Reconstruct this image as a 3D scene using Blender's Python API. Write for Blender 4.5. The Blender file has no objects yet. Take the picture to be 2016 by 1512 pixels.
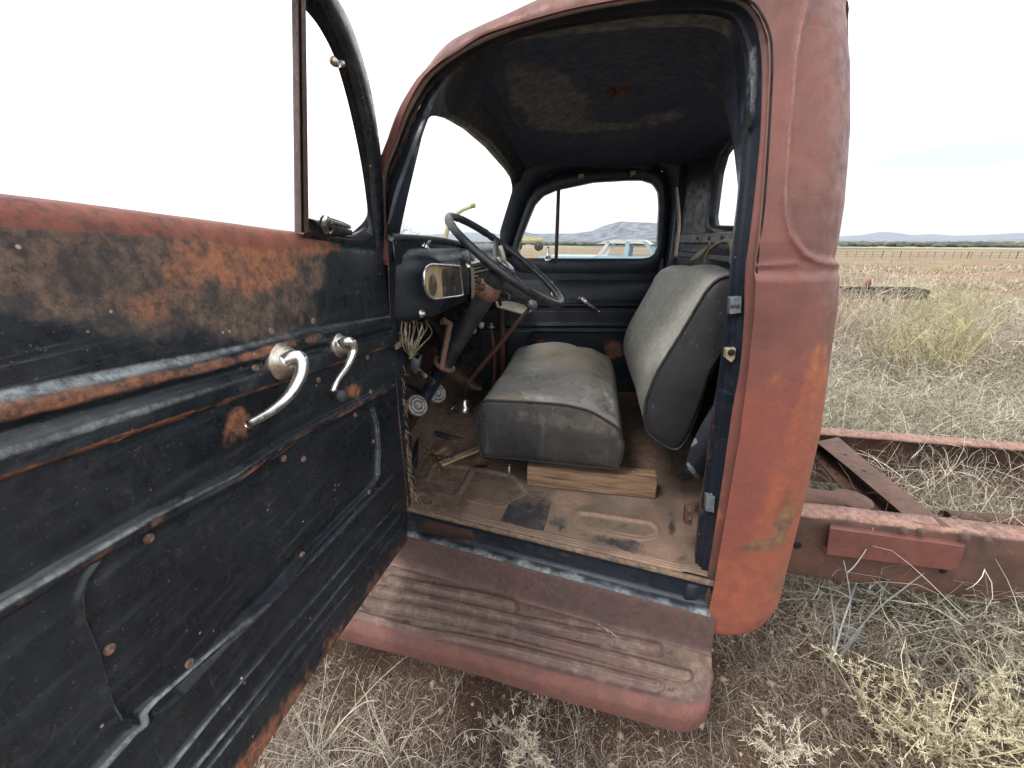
import bpy, math, random
import numpy as np
from mathutils import Vector
rng = np.random.default_rng(7); random.seed(7)
D = bpy.data; C = bpy.context.scene.collection; SC = bpy.context.scene
# ------------------------------------------------------------------ camera, world, sun, exposure
CH = 1.40                      # camera height over the ground
F_PX, CX, CY = 780.0, 1008.0, 756.0
PITCH = math.radians(19.8); YAW = math.radians(11.3)
cam = D.cameras.new('camera'); camo = D.objects.new('camera', cam); C.objects.link(camo)
cam.sensor_fit = 'HORIZONTAL'; cam.sensor_width = 36; cam.lens = F_PX/2016*36
cam.clip_start = 0.02; cam.clip_end = 60000
camo.location = (0, 0, CH); camo.rotation_euler = (math.pi/2-PITCH, 0, YAW)
SC.camera = camo
W = D.worlds.new('World'); SC.world = W; W.use_nodes = True
nt = W.node_tree; nt.nodes.clear()
def wn(t, **k):
    n = nt.nodes.new(t)
    for a, b in k.items(): setattr(n, a, b)
    return n
sky = wn('ShaderNodeTexSky', sky_type='NISHITA', sun_disc=False, sun_elevation=.9)
sky.sun_rotation = math.radians(-60); sky.air_density = 1.0; sky.dust_density = 2.0
tc = wn('ShaderNodeTexCoord'); mp = wn('ShaderNodeMapping'); mp.inputs['Scale'].default_value = (1.2, 1.2, 7.0)
nz = wn('ShaderNodeTexNoise'); nz.inputs['Scale'].default_value = 2.6; nz.inputs['Detail'].default_value = 7; nz.inputs['Roughness'].default_value = .55
rp = wn('ShaderNodeValToRGB'); rp.color_ramp.elements[0].position = .27; rp.color_ramp.elements[1].position = .44
rp.color_ramp.elements[0].color = (5.6, 6.4, 7.2, 1); rp.color_ramp.elements[1].color = (10.7, 10.6, 10.4, 1)
mx = wn('ShaderNodeMix', data_type='RGBA'); mx.inputs[0].default_value = .9
def cloudbank(prev, vec, cosw, col):
    nv = wn('ShaderNodeVectorMath', operation='NORMALIZE'); nt.links.new(tc.outputs['Generated'], nv.inputs[0])
    ms = wn('ShaderNodeVectorMath', operation='SUBTRACT'); nt.links.new(nv.outputs[0], ms.inputs[0]); ms.inputs[1].default_value = vec
    sc_ = wn('ShaderNodeVectorMath', operation='MULTIPLY'); nt.links.new(ms.outputs[0], sc_.inputs[0]); sc_.inputs[1].default_value = cosw
    ln = wn('ShaderNodeVectorMath', operation='LENGTH'); nt.links.new(sc_.outputs[0], ln.inputs[0])
    n2 = wn('ShaderNodeTexNoise'); n2.inputs['Scale'].default_value = 3; n2.inputs['Detail'].default_value = 6; nt.links.new(mp.outputs[0], n2.inputs['Vector'])
    ad = wn('ShaderNodeMath', operation='ADD'); nt.links.new(ln.outputs['Value'], ad.inputs[0]); nt.links.new(n2.outputs[0], ad.inputs[1])
    mr = wn('ShaderNodeMapRange', interpolation_type='SMOOTHSTEP'); nt.links.new(ad.outputs[0], mr.inputs[0]); mr.inputs[1].default_value = 1.35; mr.inputs[2].default_value = .55; mr.inputs[3].default_value = 0; mr.inputs[4].default_value = .9
    m2 = wn('ShaderNodeMix', data_type='RGBA'); nt.links.new(mr.outputs[0], m2.inputs[0]); nt.links.new(prev, m2.inputs[6]); m2.inputs[7].default_value = col
    return m2.outputs[2]
bg = wn('ShaderNodeBackground'); bg.inputs['Strength'].default_value = .12
wo = wn('ShaderNodeOutputWorld')
for a, b in ((tc.outputs['Generated'], mp.inputs['Vector']), (mp.outputs[0], nz.inputs['Vector']), (nz.outputs[0], rp.inputs[0]),
             (sky.outputs[0], mx.inputs[6]), (rp.outputs[0], mx.inputs[7]), (bg.outputs[0], wo.inputs[0])):
    nt.links.new(a, b)
cb1 = cloudbank(mx.outputs[2], (.560, .820, .128), (2.0, 2.0, 15), (3.2, 3.8, 4.4, 1))
nt.links.new(cb1, bg.inputs[0])
sl = D.lights.new('sun', 'SUN'); so = D.objects.new('sun', sl); C.objects.link(so)
sl.energy = 1.3; sl.angle = math.radians(14); sl.color = (1, .95, .88)
# light falls from the truck's front, slightly from the camera's side
sd = Vector((-.45, -.50, 1.05)).normalized()
so.rotation_euler = sd.to_track_quat('Z', 'Y').to_euler(); so.location = (0, 0, 30)
sky.sun_elevation = math.asin(sd.z); sky.sun_rotation = math.atan2(sd.x, sd.y)
SC.view_settings.view_transform = 'Standard'; SC.view_settings.look = 'None'
SC.view_settings.exposure = 0.95; SC.view_settings.gamma = 1; SC.view_settings.use_curve_mapping = False
SC.cycles.max_bounces = 8; SC.cycles.diffuse_bounces = 4; SC.cycles.glossy_bounces = 3; SC.cycles.transparent_max_bounces = 16
SC.cycles.volume_bounces = 0
# ------------------------------------------------------------------ photo ray geometry (only used while building)
_SP, _CP, _SY, _CY = math.sin(PITCH), math.cos(PITCH), math.sin(YAW), math.cos(YAW)
def ray(px, py):
    r = (px-CX)/F_PX; u = -(py-CY)/F_PX
    h = _CP+u*_SP; z = -_SP+u*_CP
    return np.array((-_SY*h+_CY*r, _CY*h+_SY*r, z))
def P(px, py, x=None, y=None, z=None):          # z is relative to the camera's height
    d = ray(px, py)
    t = x/d[0] if x is not None else y/d[1] if y is not None else z/d[2]
    return np.array((d[0]*t, d[1]*t, d[2]*t+CH))
def proj(V):
    V = np.asarray(V, float); x, y, z = V[..., 0], V[..., 1], V[..., 2]-CH
    h = -_SY*x+_CY*y; r = _CY*x+_SY*y
    f = h*_CP-z*_SP; u = h*_SP+z*_CP
    f = np.where(f < .02, .02, f)
    return CX+F_PX*r/f, CY-F_PX*u/f
def hit(px, py, f, off=0.0):                     # ray against a surface y = f(x,z)+off, z relative to camera
    d = ray(px, py); a, b = .1, 8.0
    g = lambda t: d[1]*t-(f(d[0]*t, d[2]*t)+off)
    for _ in range(50):
        m = (a+b)/2
        if g(m) < 0: a = m
        else: b = m
    return np.array((d[0]*a, d[1]*a, d[2]*a+CH))
def W3(x, y, z): return np.array((x, y, z+CH))
# ------------------------------------------------------------------ numeric helpers
def hash3(i, j, k, s):
    n = (i*374761393+j*668265263+k*2147483647+s*1274126177) & 0xffffffff
    n = ((n ^ (n >> 13))*1274126177) & 0xffffffff
    return ((n ^ (n >> 16)) & 0xffff)/65535.0
def vnoise(p, scale=1.0, seed=0):
    p = np.asarray(p, float)*scale; i = np.floor(p).astype(np.int64); f = p-i; f = f*f*(3-2*f); out = 0
    for a in (0, 1):
        for b in (0, 1):
            for c in (0, 1):
                w = (f[..., 0] if a else 1-f[..., 0])*(f[..., 1] if b else 1-f[..., 1])*(f[..., 2] if c else 1-f[..., 2])
                out = out+w*hash3(i[..., 0]+a, i[..., 1]+b, i[..., 2]+c, seed)
    return out
def fbm(p, scale=1.0, seed=0, oct=4):
    o = 0; a = .5
    for k in range(oct): o = o+a*vnoise(p, scale*2**k, seed+k*17); a *= .5
    return o/(1-.5**oct)
def sstep(a, b, x):
    t = np.clip((x-a)/(b-a), 0, 1); return t*t*(3-2*t)
def crom(pts, n):                                # smooth resample of a polyline
    p = np.asarray(pts, float); L = np.r_[0, np.cumsum(np.linalg.norm(np.diff(p, axis=0), axis=1))]
    t = np.linspace(0, L[-1], n); out = np.zeros((n, p.shape[1]))
    m = np.zeros_like(p)
    m[1:-1] = (p[2:]-p[:-2])/(L[2:]-L[:-2])[:, None]; m[0] = (p[1]-p[0])/(L[1]-L[0]); m[-1] = (p[-1]-p[-2])/(L[-1]-L[-2])
    k = np.clip(np.searchsorted(L, t, side='right')-1, 0, len(p)-2); h = (L[k+1]-L[k])[:, None]; s = ((t-L[k])[:, None])/h
    return (2*s**3-3*s**2+1)*p[k]+(s**3-2*s**2+s)*h*m[k]+(-2*s**3+3*s**2)*p[k+1]+(s**3-s**2)*h*m[k+1]
def lin(pts, n):
    p = np.asarray(pts, float); L = np.r_[0, np.cumsum(np.linalg.norm(np.diff(p, axis=0), axis=1))]
    t = np.linspace(0, L[-1], n); return np.stack([np.interp(t, L, p[:, c]) for c in range(p.shape[1])], 1)
def pdist(x, y, line, signed=False):             # distance of points to a 2d polyline
    best = np.full(np.shape(x), 1e9); sg = np.ones(np.shape(x))
    for (a, b) in zip(line[:-1], line[1:]):
        dx, dy = b[0]-a[0], b[1]-a[1]; l2 = dx*dx+dy*dy+1e-12
        t = np.clip(((x-a[0])*dx+(y-a[1])*dy)/l2, 0, 1)
        d = np.hypot(x-a[0]-t*dx, y-a[1]-t*dy); m = d < best
        s = np.sign(dx*(y-a[1])-dy*(x-a[0])); sg = np.where(m, s, sg); best = np.where(m, d, best)
    return best*sg if signed else best
def inside(x, y, poly):
    r = np.zeros(np.shape(x), bool); n = len(poly); j = n-1
    for i in range(n):
        xi, yi = poly[i]; xj, yj = poly[j]
        c = ((yi > y) != (yj > y)) & (x < (xj-xi)*(y-yi)/((yj-yi) or 1e-12)+xi); r ^= c; j = i
    return r
def blob(x, y, cx, cy, rx, ry, a=0):
    c, s = math.cos(math.radians(a)), math.sin(math.radians(a)); u = (x-cx)*c+(y-cy)*s; v = -(x-cx)*s+(y-cy)*c
    return np.exp(-((u/rx)**2+(v/ry)**2))
# ------------------------------------------------------------------ mesh helpers
class MB:
    def __init__(s): s.v = []; s.f = []; s.n = 0
    def add(s, V, Fs):
        V = np.asarray(V, float).reshape(-1, 3); s.v.append(V)
        for q in Fs: s.f.append(tuple(int(i)+s.n for i in q))
        s.n += len(V); return s
    def grid(s, G, cu=False, cv=False):
        G = np.asarray(G, float); n, m = G.shape[:2]; I = np.arange(n*m).reshape(n, m)
        if cu: I = np.vstack([I, I[:1]])
        if cv: I = np.hstack([I, I[:, :1]])
        q = np.stack([I[:-1, :-1], I[1:, :-1], I[1:, 1:], I[:-1, 1:]], -1).reshape(-1, 4)
        s.v.append(G.reshape(-1, 3)); s.f.extend(map(tuple, (q+s.n).tolist())); s.n += n*m; return s
    def loft(s, rows, n=None, smooth=True, cv=False):
        if n: rows = [(crom if smooth else lin)(r, n) for r in rows]
        return s.grid(np.array(rows), cv=cv)
    def tube(s, pts, r, k=10, caps=True, n=None, closed=False):
        p = np.asarray(pts, float)
        if n:
            if np.ndim(r): r = np.interp(np.linspace(0, 1, n), np.linspace(0, 1, len(r)), r)
            p = crom(p, n)
        r = np.broadcast_to(np.asarray(r, float), (len(p),))
        if closed: T = np.roll(p, -1, 0)-np.roll(p, 1, 0)
        else: T = np.gradient(p, axis=0)
        T /= np.linalg.norm(T, axis=1)[:, None]+1e-12
        a = np.array((0, 0, 1.)) if abs(T[0][2]) < .9 else np.array((1., 0, 0)); N = np.cross(T[0], a); N /= np.linalg.norm(N)
        rows = []; ang = np.arange(k)*2*math.pi/k
        for i in range(len(p)):
            N = N-T[i]*np.dot(N, T[i]); N /= np.linalg.norm(N); B = np.cross(T[i], N)
            rows.append(p[i]+r[i]*(np.cos(ang)[:, None]*N+np.sin(ang)[:, None]*B))
        b = s.n; s.grid(np.array(rows), cu=closed, cv=True)
        if caps and not closed:
            s.f.append(tuple(b+i for i in range(k))[::-1]); e = b+(len(p)-1)*k; s.f.append(tuple(e+i for i in range(k)))
        return s
    def box(s, c, size, axes=None, bev=0.0):
        A = np.eye(3) if axes is None else np.asarray(axes, float); h = np.asarray(size, float)/2; c = np.asarray(c, float)
        if bev <= 0:
            V = [c+A.T@(np.array(q)*h) for q in ((-1,-1,-1),(1,-1,-1),(1,1,-1),(-1,1,-1),(-1,-1,1),(1,-1,1),(1,1,1),(-1,1,1))]
            return s.add(V, [(0,3,2,1),(4,5,6,7),(0,1,5,4),(1,2,6,5),(2,3,7,6),(3,0,4,7)])
        b = min(bev, h.min()*.9); rows = []
        for z, ins in ((-h[2], b), (-h[2]+b, 0), (h[2]-b, 0), (h[2], b)):
            x, y = h[0]-ins, h[1]-ins; bb = b
            rows.append([(-x+bb,-y,z),(x-bb,-y,z),(x,-y+bb,z),(x,y-bb,z),(x-bb,y,z),(-x+bb,y,z),(-x,y-bb,z),(-x,-y+bb,z)])
        G = np.array(rows)@A+c; bn = s.n; s.grid(G, cv=True)
        s.f.append(tuple(bn+i for i in range(8))[::-1]); s.f.append(tuple(bn+24+i for i in range(8))); return s
    def lathe(s, c, axis, prof, k=24):           # prof: (distance along axis, radius)
        axis = np.asarray(axis, float); axis /= np.linalg.norm(axis)
        a = np.array((0, 0, 1.)) if abs(axis[2]) < .9 else np.array((1., 0, 0)); N = np.cross(axis, a); N /= np.linalg.norm(N); B = np.cross(axis, N)
        ang = np.arange(k)*2*math.pi/k; d = np.cos(ang)[:, None]*N+np.sin(ang)[:, None]*B
        return s.grid(np.array([np.asarray(c)+axis*h+max(r, 1e-5)*d for h, r in prof]), cv=True)
    def obj(s, name, mat, parent=None, attrs=None, smooth=True, solid=0, offs=-1, bevel=0, sub=0, autos=None, flip=False):
        V = np.concatenate(s.v) if s.v else np.zeros((0, 3))
        o0 = Vector((0, 0, 0))
        p = parent
        while p is not None: o0 = o0+p.location; p = p.parent
        me = D.meshes.new(name); me.from_pydata((V-np.array(o0)).tolist(), [], [f[::-1] for f in s.f] if flip else s.f)
        me.validate(); 
        if smooth: me.polygons.foreach_set('use_smooth', [True]*len(me.polygons))
        if attrs and len(me.vertices) == len(V):
            px, py = proj(V)
            for k, fn in attrs.items():
                val = fn(V, px, py)
                if np.ndim(val) == 2:
                    at = me.color_attributes.new(k, 'FLOAT_COLOR', 'POINT'); at.data.foreach_set('color', np.c_[val, np.ones(len(V))].astype(np.float32).ravel())
                else:
                    at = me.attributes.new(k, 'FLOAT', 'POINT'); at.data.foreach_set('value', np.broadcast_to(val, (len(V),)).astype(np.float32))
        me.materials.append(mat); o = D.objects.new(name, me); C.objects.link(o); o.parent = parent
        if solid: m = o.modifiers.new('s', 'SOLIDIFY'); m.thickness = solid; m.offset = offs
        if bevel: m = o.modifiers.new('b', 'BEVEL'); m.width = bevel; m.segments = 2; m.limit_method = 'ANGLE'
        if sub: m = o.modifiers.new('d', 'SUBSURF'); m.levels = sub; m.render_levels = sub
        if autos is not None and smooth:
            try: me.set_sharp_from_angle(angle=math.radians(autos))
            except Exception: pass
        return o
def tag(o, label=None, cat=None, group=None, kind=None):
    for k, v in (('label', label), ('category', cat), ('group', group), ('kind', kind)):
        if v: o[k] = v
    return o
def thing(name, loc, label, cat, group=None):
    o = D.objects.new(name, None); C.objects.link(o); o.location = loc; o.empty_display_size = .1
    return tag(o, label, cat, group)
# ------------------------------------------------------------------ materials
def mat(name):
    m = D.materials.new(name); m.use_nodes = True; t = m.node_tree; t.nodes.clear()
    o = t.nodes.new('ShaderNodeOutputMaterial'); b = t.nodes.new('ShaderNodeBsdfPrincipled'); t.links.new(b.outputs[0], o.inputs[0])
    return m, t, b
class NT:
    def __init__(s, t): s.t = t; s.co = t.nodes.new('ShaderNodeTexCoord').outputs['Object']
    def n(s, ty, **k):
        n = s.t.nodes.new(ty)
        for a, b in k.items(): setattr(n, a, b)
        return n
    def L(s, a, b): s.t.links.new(a, b)
    def noise(s, scale, detail=5, rough=.6, stretch=None, loc=None, dist=0):
        v = s.co
        if stretch or loc:
            m = s.n('ShaderNodeMapping'); s.L(v, m.inputs[0]); v = m.outputs[0]
            if stretch: m.inputs['Scale'].default_value = stretch
            if loc: m.inputs['Location'].default_value = loc
        n = s.n('ShaderNodeTexNoise'); n.inputs['Scale'].default_value = scale; n.inputs['Detail'].default_value = detail
        n.inputs['Roughness'].default_value = rough; n.inputs['Distortion'].default_value = dist; s.L(v, n.inputs['Vector']); return n.outputs[0]
    def rng(s, v, a, b, c=0, d=1):
        n = s.n('ShaderNodeMapRange', interpolation_type='SMOOTHSTEP'); s.L(v, n.inputs[0])
        for i, q in zip((1, 2, 3, 4), (a, b, c, d)): n.inputs[i].default_value = q
        return n.outputs[0]
    def math(s, op, a, b=None):
        n = s.n('ShaderNodeMath', operation=op)
        for i, q in enumerate((a, b)):
            if q is None: continue
            if isinstance(q, (int, float)): n.inputs[i].default_value = q
            else: s.L(q, n.inputs[i])
        return n.outputs[0]
    def mix(s, f, a, b):
        n = s.n('ShaderNodeMix', data_type='RGBA')
        for i, q in ((0, f), (6, a), (7, b)):
            if isinstance(q, (int, float)): n.inputs[i].default_value = q
            elif isinstance(q, tuple): n.inputs[i].default_value = (*q, 1)
            else: s.L(q, n.inputs[i])
        return n.outputs[2]
    def attr(s, name): return s.n('ShaderNodeAttribute', attribute_name=name).outputs['Fac']
    def bump(s, b, h, st=.3, dist=.002):
        n = s.n('ShaderNodeBump'); n.inputs['Strength'].default_value = st; n.inputs['Distance'].default_value = dist
        s.L(h, n.inputs['Height']); s.L(n.outputs[0], b.inputs['Normal'])
def weathered(name, base, base2, layers, rough=.5, metal=0., bump=.3, streak=None, spec=.5, speck=0.0, scale=1.0, film=0.0):
    """painted steel; layers = (attribute, colour a, colour b, noise scale, noise weight)"""
    m, t, b = mat(name); N = NT(t)
    col = N.mix(N.rng(N.noise(6*scale, 6), .35, .68), base, base2)
    fine = N.noise(220*scale, 3, .7)
    if film:
        f1 = N.rng(N.noise(13*scale, 9, .78, loc=(7, 3, 5)), .46, .74); f2 = N.rng(N.noise(95*scale, 5, .75, loc=(1, 8, 2)), .42, .70)
        col = N.mix(N.math('MULTIPLY', N.math('MULTIPLY', f1, f2), film), col, (.125, .105, .088))
        f3 = N.rng(N.noise(260*scale, 2, .6, loc=(5, 5, 5)), .66, .74); col = N.mix(N.math('MULTIPLY', f3, min(1, film*.9)), col, (.20, .19, .175))
        for sx_, lo in (((.35, .35, 26), (0, 0, 0)), ((20, 20, .5), (3, 1, 4))):
            sc_n = N.rng(N.noise(14, 5, .8, stretch=sx_, loc=lo), .57, .70); f4 = N.rng(N.noise(3.5, 3, .6, loc=lo), .40, .62); col = N.mix(N.math('MULTIPLY', N.math('MULTIPLY', sc_n, f4), min(1, film*.75)), col, (.15, .165, .18))
    if streak:
        st = N.noise(30, 4, .65, stretch=streak)
        col = N.mix(N.math('MULTIPLY', N.rng(st, .52, .8), .38), col, tuple(min(1, c*3+.03) for c in base2))
    ro = None
    for (a, c1, c2, sc, w, *sol) in layers:
        nn = N.noise(sc*scale, 7, .7, loc=(len(a)*1.7, sc*.13, .3)); k = N.math('ADD', N.attr(a), N.math('MULTIPLY', N.math('SUBTRACT', nn, .5), w))
        mk = N.rng(k, .32, .68); mk = N.math('MULTIPLY', mk, N.rng(N.attr(a), .02, .12))
        mk2 = N.math('MULTIPLY', mk, N.math('MULTIPLY', N.rng(fine, .2, .5, .7, 1.), N.rng(N.noise(75*scale, 8, .8), .34, .60, .22, .95)))
        if sol: mk2 = N.math('MULTIPLY', mk, .96)
        cc = N.mix(N.rng(N.noise(28*scale, 6, .7), .35, .65), c1, c2)
        col = N.mix(mk2, col, cc); ro = mk if ro is None else N.math('MAXIMUM', ro, mk)
    if speck:
        v = N.n('ShaderNodeTexVoronoi'); v.inputs['Scale'].default_value = 48*scale; N.L(N.co, v.inputs['Vector'])
        r_ = N.rng(v.outputs['Distance'], .05, .13, 1, 0)
        sel = N.rng(N.noise(14*scale, 2), .56, .62); r_ = N.math('MULTIPLY', r_, sel)
        col = N.mix(N.math('MULTIPLY', r_, speck), col, (.42, .36, .30))
    N.L(col, b.inputs['Base Color'])
    rr = N.rng(N.noise(40*scale, 5), .3, .75, rough-.12, rough+.18)
    if ro is not None: rr = N.mix(ro, rr, (.85, .85, .85))
    N.L(rr, b.inputs['Roughness']); b.inputs['Metallic'].default_value = metal
    b.inputs['Specular IOR Level'].default_value = spec
    N.bump(b, N.math('ADD', N.noise(90*scale, 6, .75), N.math('MULTIPLY', fine, .5)), bump, .0012)
    return m
RU1, RU2 = (.40, .150, .070), (.20, .060, .032)        # bright and dark rust
NAVY, NAVY2 = (.007, .011, .0165), (.014, .020, .028)
TANB = (.185, .122, .088); DUST = (.25, .165, .105); CHALK = (.33, .365, .37)
LAY = [('brown', TANB, (.050, .040, .038), 22, 1.1), ('rust', RU1, (.21, .105, .07), 26, 1.2), ('red', (.235, .070, .048), (.18, .055, .042), 18, .7),
       ('wear', CHALK, (.20, .23, .245), 70, .38), ('dust', DUST, (.17, .11, .075), 26, .8)]  # wear: chalky worn edges, on the driver's door also painted bevel highlights
M = {}
M['door'] = weathered('door_paint', NAVY, NAVY2, LAY, rough=.34, streak=(.12, .12, 1.6), speck=.9, film=.5, bump=.16)
M['navy'] = weathered('interior_paint', (.007, .012, .021), (.014, .021, .034), LAY, rough=.42, speck=.35, bump=.28, film=.42)
M['liner'] = weathered('headliner', (.030, .046, .088), (.036, .044, .080), [('grey', (.24, .22, .20), (.12, .12, .12), 14, .8), ('rust', (.26, .13, .12), (.12, .07, .07), 40, .9)], rough=.72, bump=.10, spec=.3)
M['oxide'] = weathered('red_oxide', (.172, .060, .047), (.105, .040, .035),
    [('orange', (.50, .160, .040), (.27, .095, .04), 15, 1.25), ('brick', (.235, .062, .042), (.20, .056, .042), 10, .5), ('scuff', (.06, .045, .04), (.20, .13, .05), 34, 1.0), ('pale', (.42, .25, .21), (.36, .2, .17), 30, .4), ('dust', DUST, (.17, .11, .075), 26, .8), ('dark', (.035, .03, .03), (.06, .045, .04), 20, .6)], rough=.55, bump=.36, speck=.0, film=.34)
M['board'] = weathered('running_board', (.115, .058, .050), (.080, .044, .040),
    [('dust', (.21, .16, .125), (.11, .08, .066), 40, 1.3), ('dark', (.045, .032, .03), (.075, .04, .035), 24, .7), ('pink', (.180, .070, .056), (.120, .050, .040), 14, .6), ('wear', CHALK, (.12, .14, .15), 55, .9)], rough=.5, bump=.6, film=.7)
M['floor'] = weathered('floor_pan', (.195, .130, .098), (.115, .080, .062),
    [('black', (.012, .015, .02), (.035, .035, .04), 38, 1.5, 1), ('grime', (.12, .09, .07), (.17, .13, .10), 30, 1.0), ('sand', (.30, .195, .140), (.235, .155, .115), 9, .6), ('soil', (.055, .036, .027), (.12, .078, .056), 20, 1.0)], rough=.8, bump=.7, film=.9)
M['chassis'] = weathered('rusty_chassis', (.115, .055, .038), (.060, .033, .026),
    [('pale', (.36, .22, .18), (.27, .15, .12), 30, .9), ('dark', (.05, .035, .03), (.09, .05, .04), 16, .8)], rough=.8, bump=.7, film=.35)
M['brownmetal'] = weathered('brown_metal', (.11, .045, .03), (.065, .035, .03), [('wear', CHALK, (.2, .2, .2), 55, .8)], rough=.65)
M['cushion'] = weathered('vinyl_light', (.235, .228, .208), (.185, .182, .172),
    [('tan', (.27, .215, .155), (.22, .185, .14), 18, .7), ('dark', (.055, .06, .066), (.085, .088, .09), 24, .8), ('light', (.44, .43, .38), (.34, .33, .30), 40, 1.0)], rough=.62, bump=.5, spec=.4, film=.15)
M['cushion_side'] = weathered('vinyl_dark', (.022, .023, .026), (.050, .049, .047), [('tan', (.14, .12, .095), (.10, .09, .075), 36, 1.0), ('light', (.3, .3, .27), (.15, .15, .14), 50, 1.)], rough=.6, bump=.6, streak=(1, 1, .08), speck=.5, film=.5)
M['backside'] = weathered('backrest_side', (.013, .014, .018), (.022, .023, .028), [('light', (.2, .2, .19), (.1, .1, .1), 50, 1.)], rough=.6, bump=.4, speck=.3)
def simple(name, c, rough=.5, metal=0., c2=None, sc=20, bump=0., spec=.5):
    m, t, b = mat(name); N = NT(t)
    col = N.mix(N.rng(N.noise(sc), .35, .65), c, c2 or tuple(q*.7 for q in c)); N.L(col, b.inputs['Base Color'])
    N.L(N.rng(N.noise(sc*3), .3, .7, rough*.8, min(1, rough*1.25)), b.inputs['Roughness']); b.inputs['Metallic'].default_value = metal
    b.inputs['Specular IOR Level'].default_value = spec
    if bump: N.bump(b, N.noise(sc*6, 6, .7), bump, .0015)
    return m
M['chrome'] = simple('chrome', (.78, .79, .80), .24, .95, (.58, .58, .57), 60)
M['dullchrome'] = simple('dull_chrome', (.60, .59, .56), .34, .85, (.40, .33, .26), 70, .2)
M['rubber'] = simple('black_rubber', (.014, .016, .018), .55, 0, (.03, .031, .033), 60, .3)
M['wheelplastic'] = simple('wheel_plastic', (.035, .037, .04), .42, 0, (.014, .016, .02), 35, .25)
M['coltube'] = simple('column_paint', (.012, .014, .02), .35, 0, (.04, .042, .05), 24, .2)
M['cream'] = simple('cream_plastic', (.50, .46, .38), .5, 0, (.36, .32, .25), 40, .2)
M['pad'] = simple('pedal_rubber', (.42, .42, .39), .7, 0, (.2, .2, .18), 60, .2)
M['paddark'] = simple('pedal_groove', (.07, .07, .068), .8)
M['wire'] = simple('wire', (.36, .31, .22), .7, 0, (.2, .17, .12), 60)
M['screw'] = simple('rusty_screw', (.13, .06, .04), .8, .1, (.26, .18, .14), 160, .4)
M['bolt'] = simple('dark_bolt', (.055, .035, .03), .8, .1, (.1, .06, .05), 160, .4)
M['black'] = simple('black_void', (.006, .006, .007), .9)
M['rustglass'] = simple('channel_rust', (.085, .045, .035), .75, 0, (.055, .035, .03), 50, .4)
M['weave'] = simple('frayed_weatherstrip', (.36, .26, .15), .9, 0, (.22, .15, .09), 80, .4)
M['tape'] = simple('paper_tab', (.36, .29, .21), .9, 0, (.25, .19, .14), 60)
M['ceramic'] = simple('grey_clip', (.17, .20, .22), .45, .3, (.11, .13, .15), 80)
def woodmat(name, a, b_, stretch):
    m, t, b = mat(name); N = NT(t)
    g = N.noise(16, 8, .6, stretch=stretch, dist=.6); col = N.mix(N.rng(g, .35, .65), a, b_)
    g2 = N.noise(7, 3, .5, stretch=stretch, loc=(3, 1, 2)); col = N.mix(N.rng(g2, .52, .66), col, tuple(q*.55 for q in b_))
    N.L(col, b.inputs['Base Color']); b.inputs['Roughness'].default_value = .8; N.bump(b, g, .5, .002); return m
M['wood'] = woodmat('weathered_lumber', (.30, .195, .125), (.17, .10, .06), (.6, 9, 9))
M['plank'] = woodmat('dusty_slat', (.40, .29, .19), (.27, .185, .12), (2, 2, 9))
def glassmat(name, tint, rough, alpha, dust=0.0, dcol=(.6, .6, .62)):
    m = D.materials.new(name); m.use_nodes = True; t = m.node_tree; t.nodes.clear(); N = NT(t)
    o = N.n('ShaderNodeOutputMaterial'); tr = N.n('ShaderNodeBsdfTransparent'); gl = N.n('ShaderNodeBsdfGlossy'); df = N.n('ShaderNodeBsdfDiffuse')
    tr.inputs[0].default_value = (*tint, 1); gl.inputs['Roughness'].default_value = rough; df.inputs[0].default_value = (*dcol, 1)
    a = N.n('ShaderNodeMixShader'); a.inputs[0].default_value = alpha; N.L(tr.outputs[0], a.inputs[1]); N.L(gl.outputs[0], a.inputs[2])
    b = N.n('ShaderNodeMixShader'); N.L(a.outputs[0], b.inputs[1]); N.L(df.outputs[0], b.inputs[2])
    d = N.rng(N.noise(26, 7, .75, stretch=(1, 1, .35)), .35, .75, 0, dust*2.2); N.L(d, b.inputs[0]); N.L(b.outputs[0], o.inputs[0]); return m
M['glass'] = glassmat('windscreen_glass', (.95, .98, .97), .05, .03, .012)
M['dustglass'] = glassmat('dusty_glass', (.97, .98, .98), .1, .03, .05)
M['gaugeglass'] = glassmat('gauge_glass', (.97, .95, .90), .08, .06, .14, (.55, .5, .4))
# ------------------------------------------------------------------ TRUCK
YC = 1.62
def S(x, z): return .945-.14*x+.05*np.maximum(0, z)/.4
def S2(x, z=0): return 2*YC-(.945-.14*x)-.02*np.maximum(0, z)/.4
truck = thing('pickup_truck', (0, 1.5, .28), 'abandoned rusty red pickup truck cab, near door wide open, on a bare chassis', 'truck')
zero = lambda V, px, py: 0*px
# ---- open driver's door ------------------------------------------------------
dd = ray(1095, 552); dd = dd/np.linalg.norm(dd)             # from free end towards hinge
H0 = P(806, 1050, z=-.93)
dup = np.array((0, 0, 1.)); dn = np.cross(dd, dup); dn /= np.linalg.norm(dn); dup = np.cross(dn, dd)   # dn faces the camera side (+x)
if dn[0] < 0: dn = -dn; dup = np.cross(dn, dd) if np.cross(dn, dd)[2] > 0 else -np.cross(dn, dd)
CAMP = np.array((0, 0, CH))
LEAN = .13
def Dp(px, py, off=0.0, lean=False):
    r = ray(px, py); n = dn; p0 = H0+dn*off
    if lean:
        b0 = Dp(593, 456); n = dn-dup*0; ax = dup+dn*LEAN; n = np.cross(dd, ax); n /= np.linalg.norm(n)
        if n[0] < 0: n = -n
        p0 = b0+n*off
    t = np.dot(p0-CAMP, n)/np.dot(r, n); return CAMP+r*t
def Duv(px, py):
    q = Dp(px, py)-H0; return float(np.dot(q, dd)), float(np.dot(q, dup))
def Dl(pts): return [Duv(*p) for p in pts]
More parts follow.
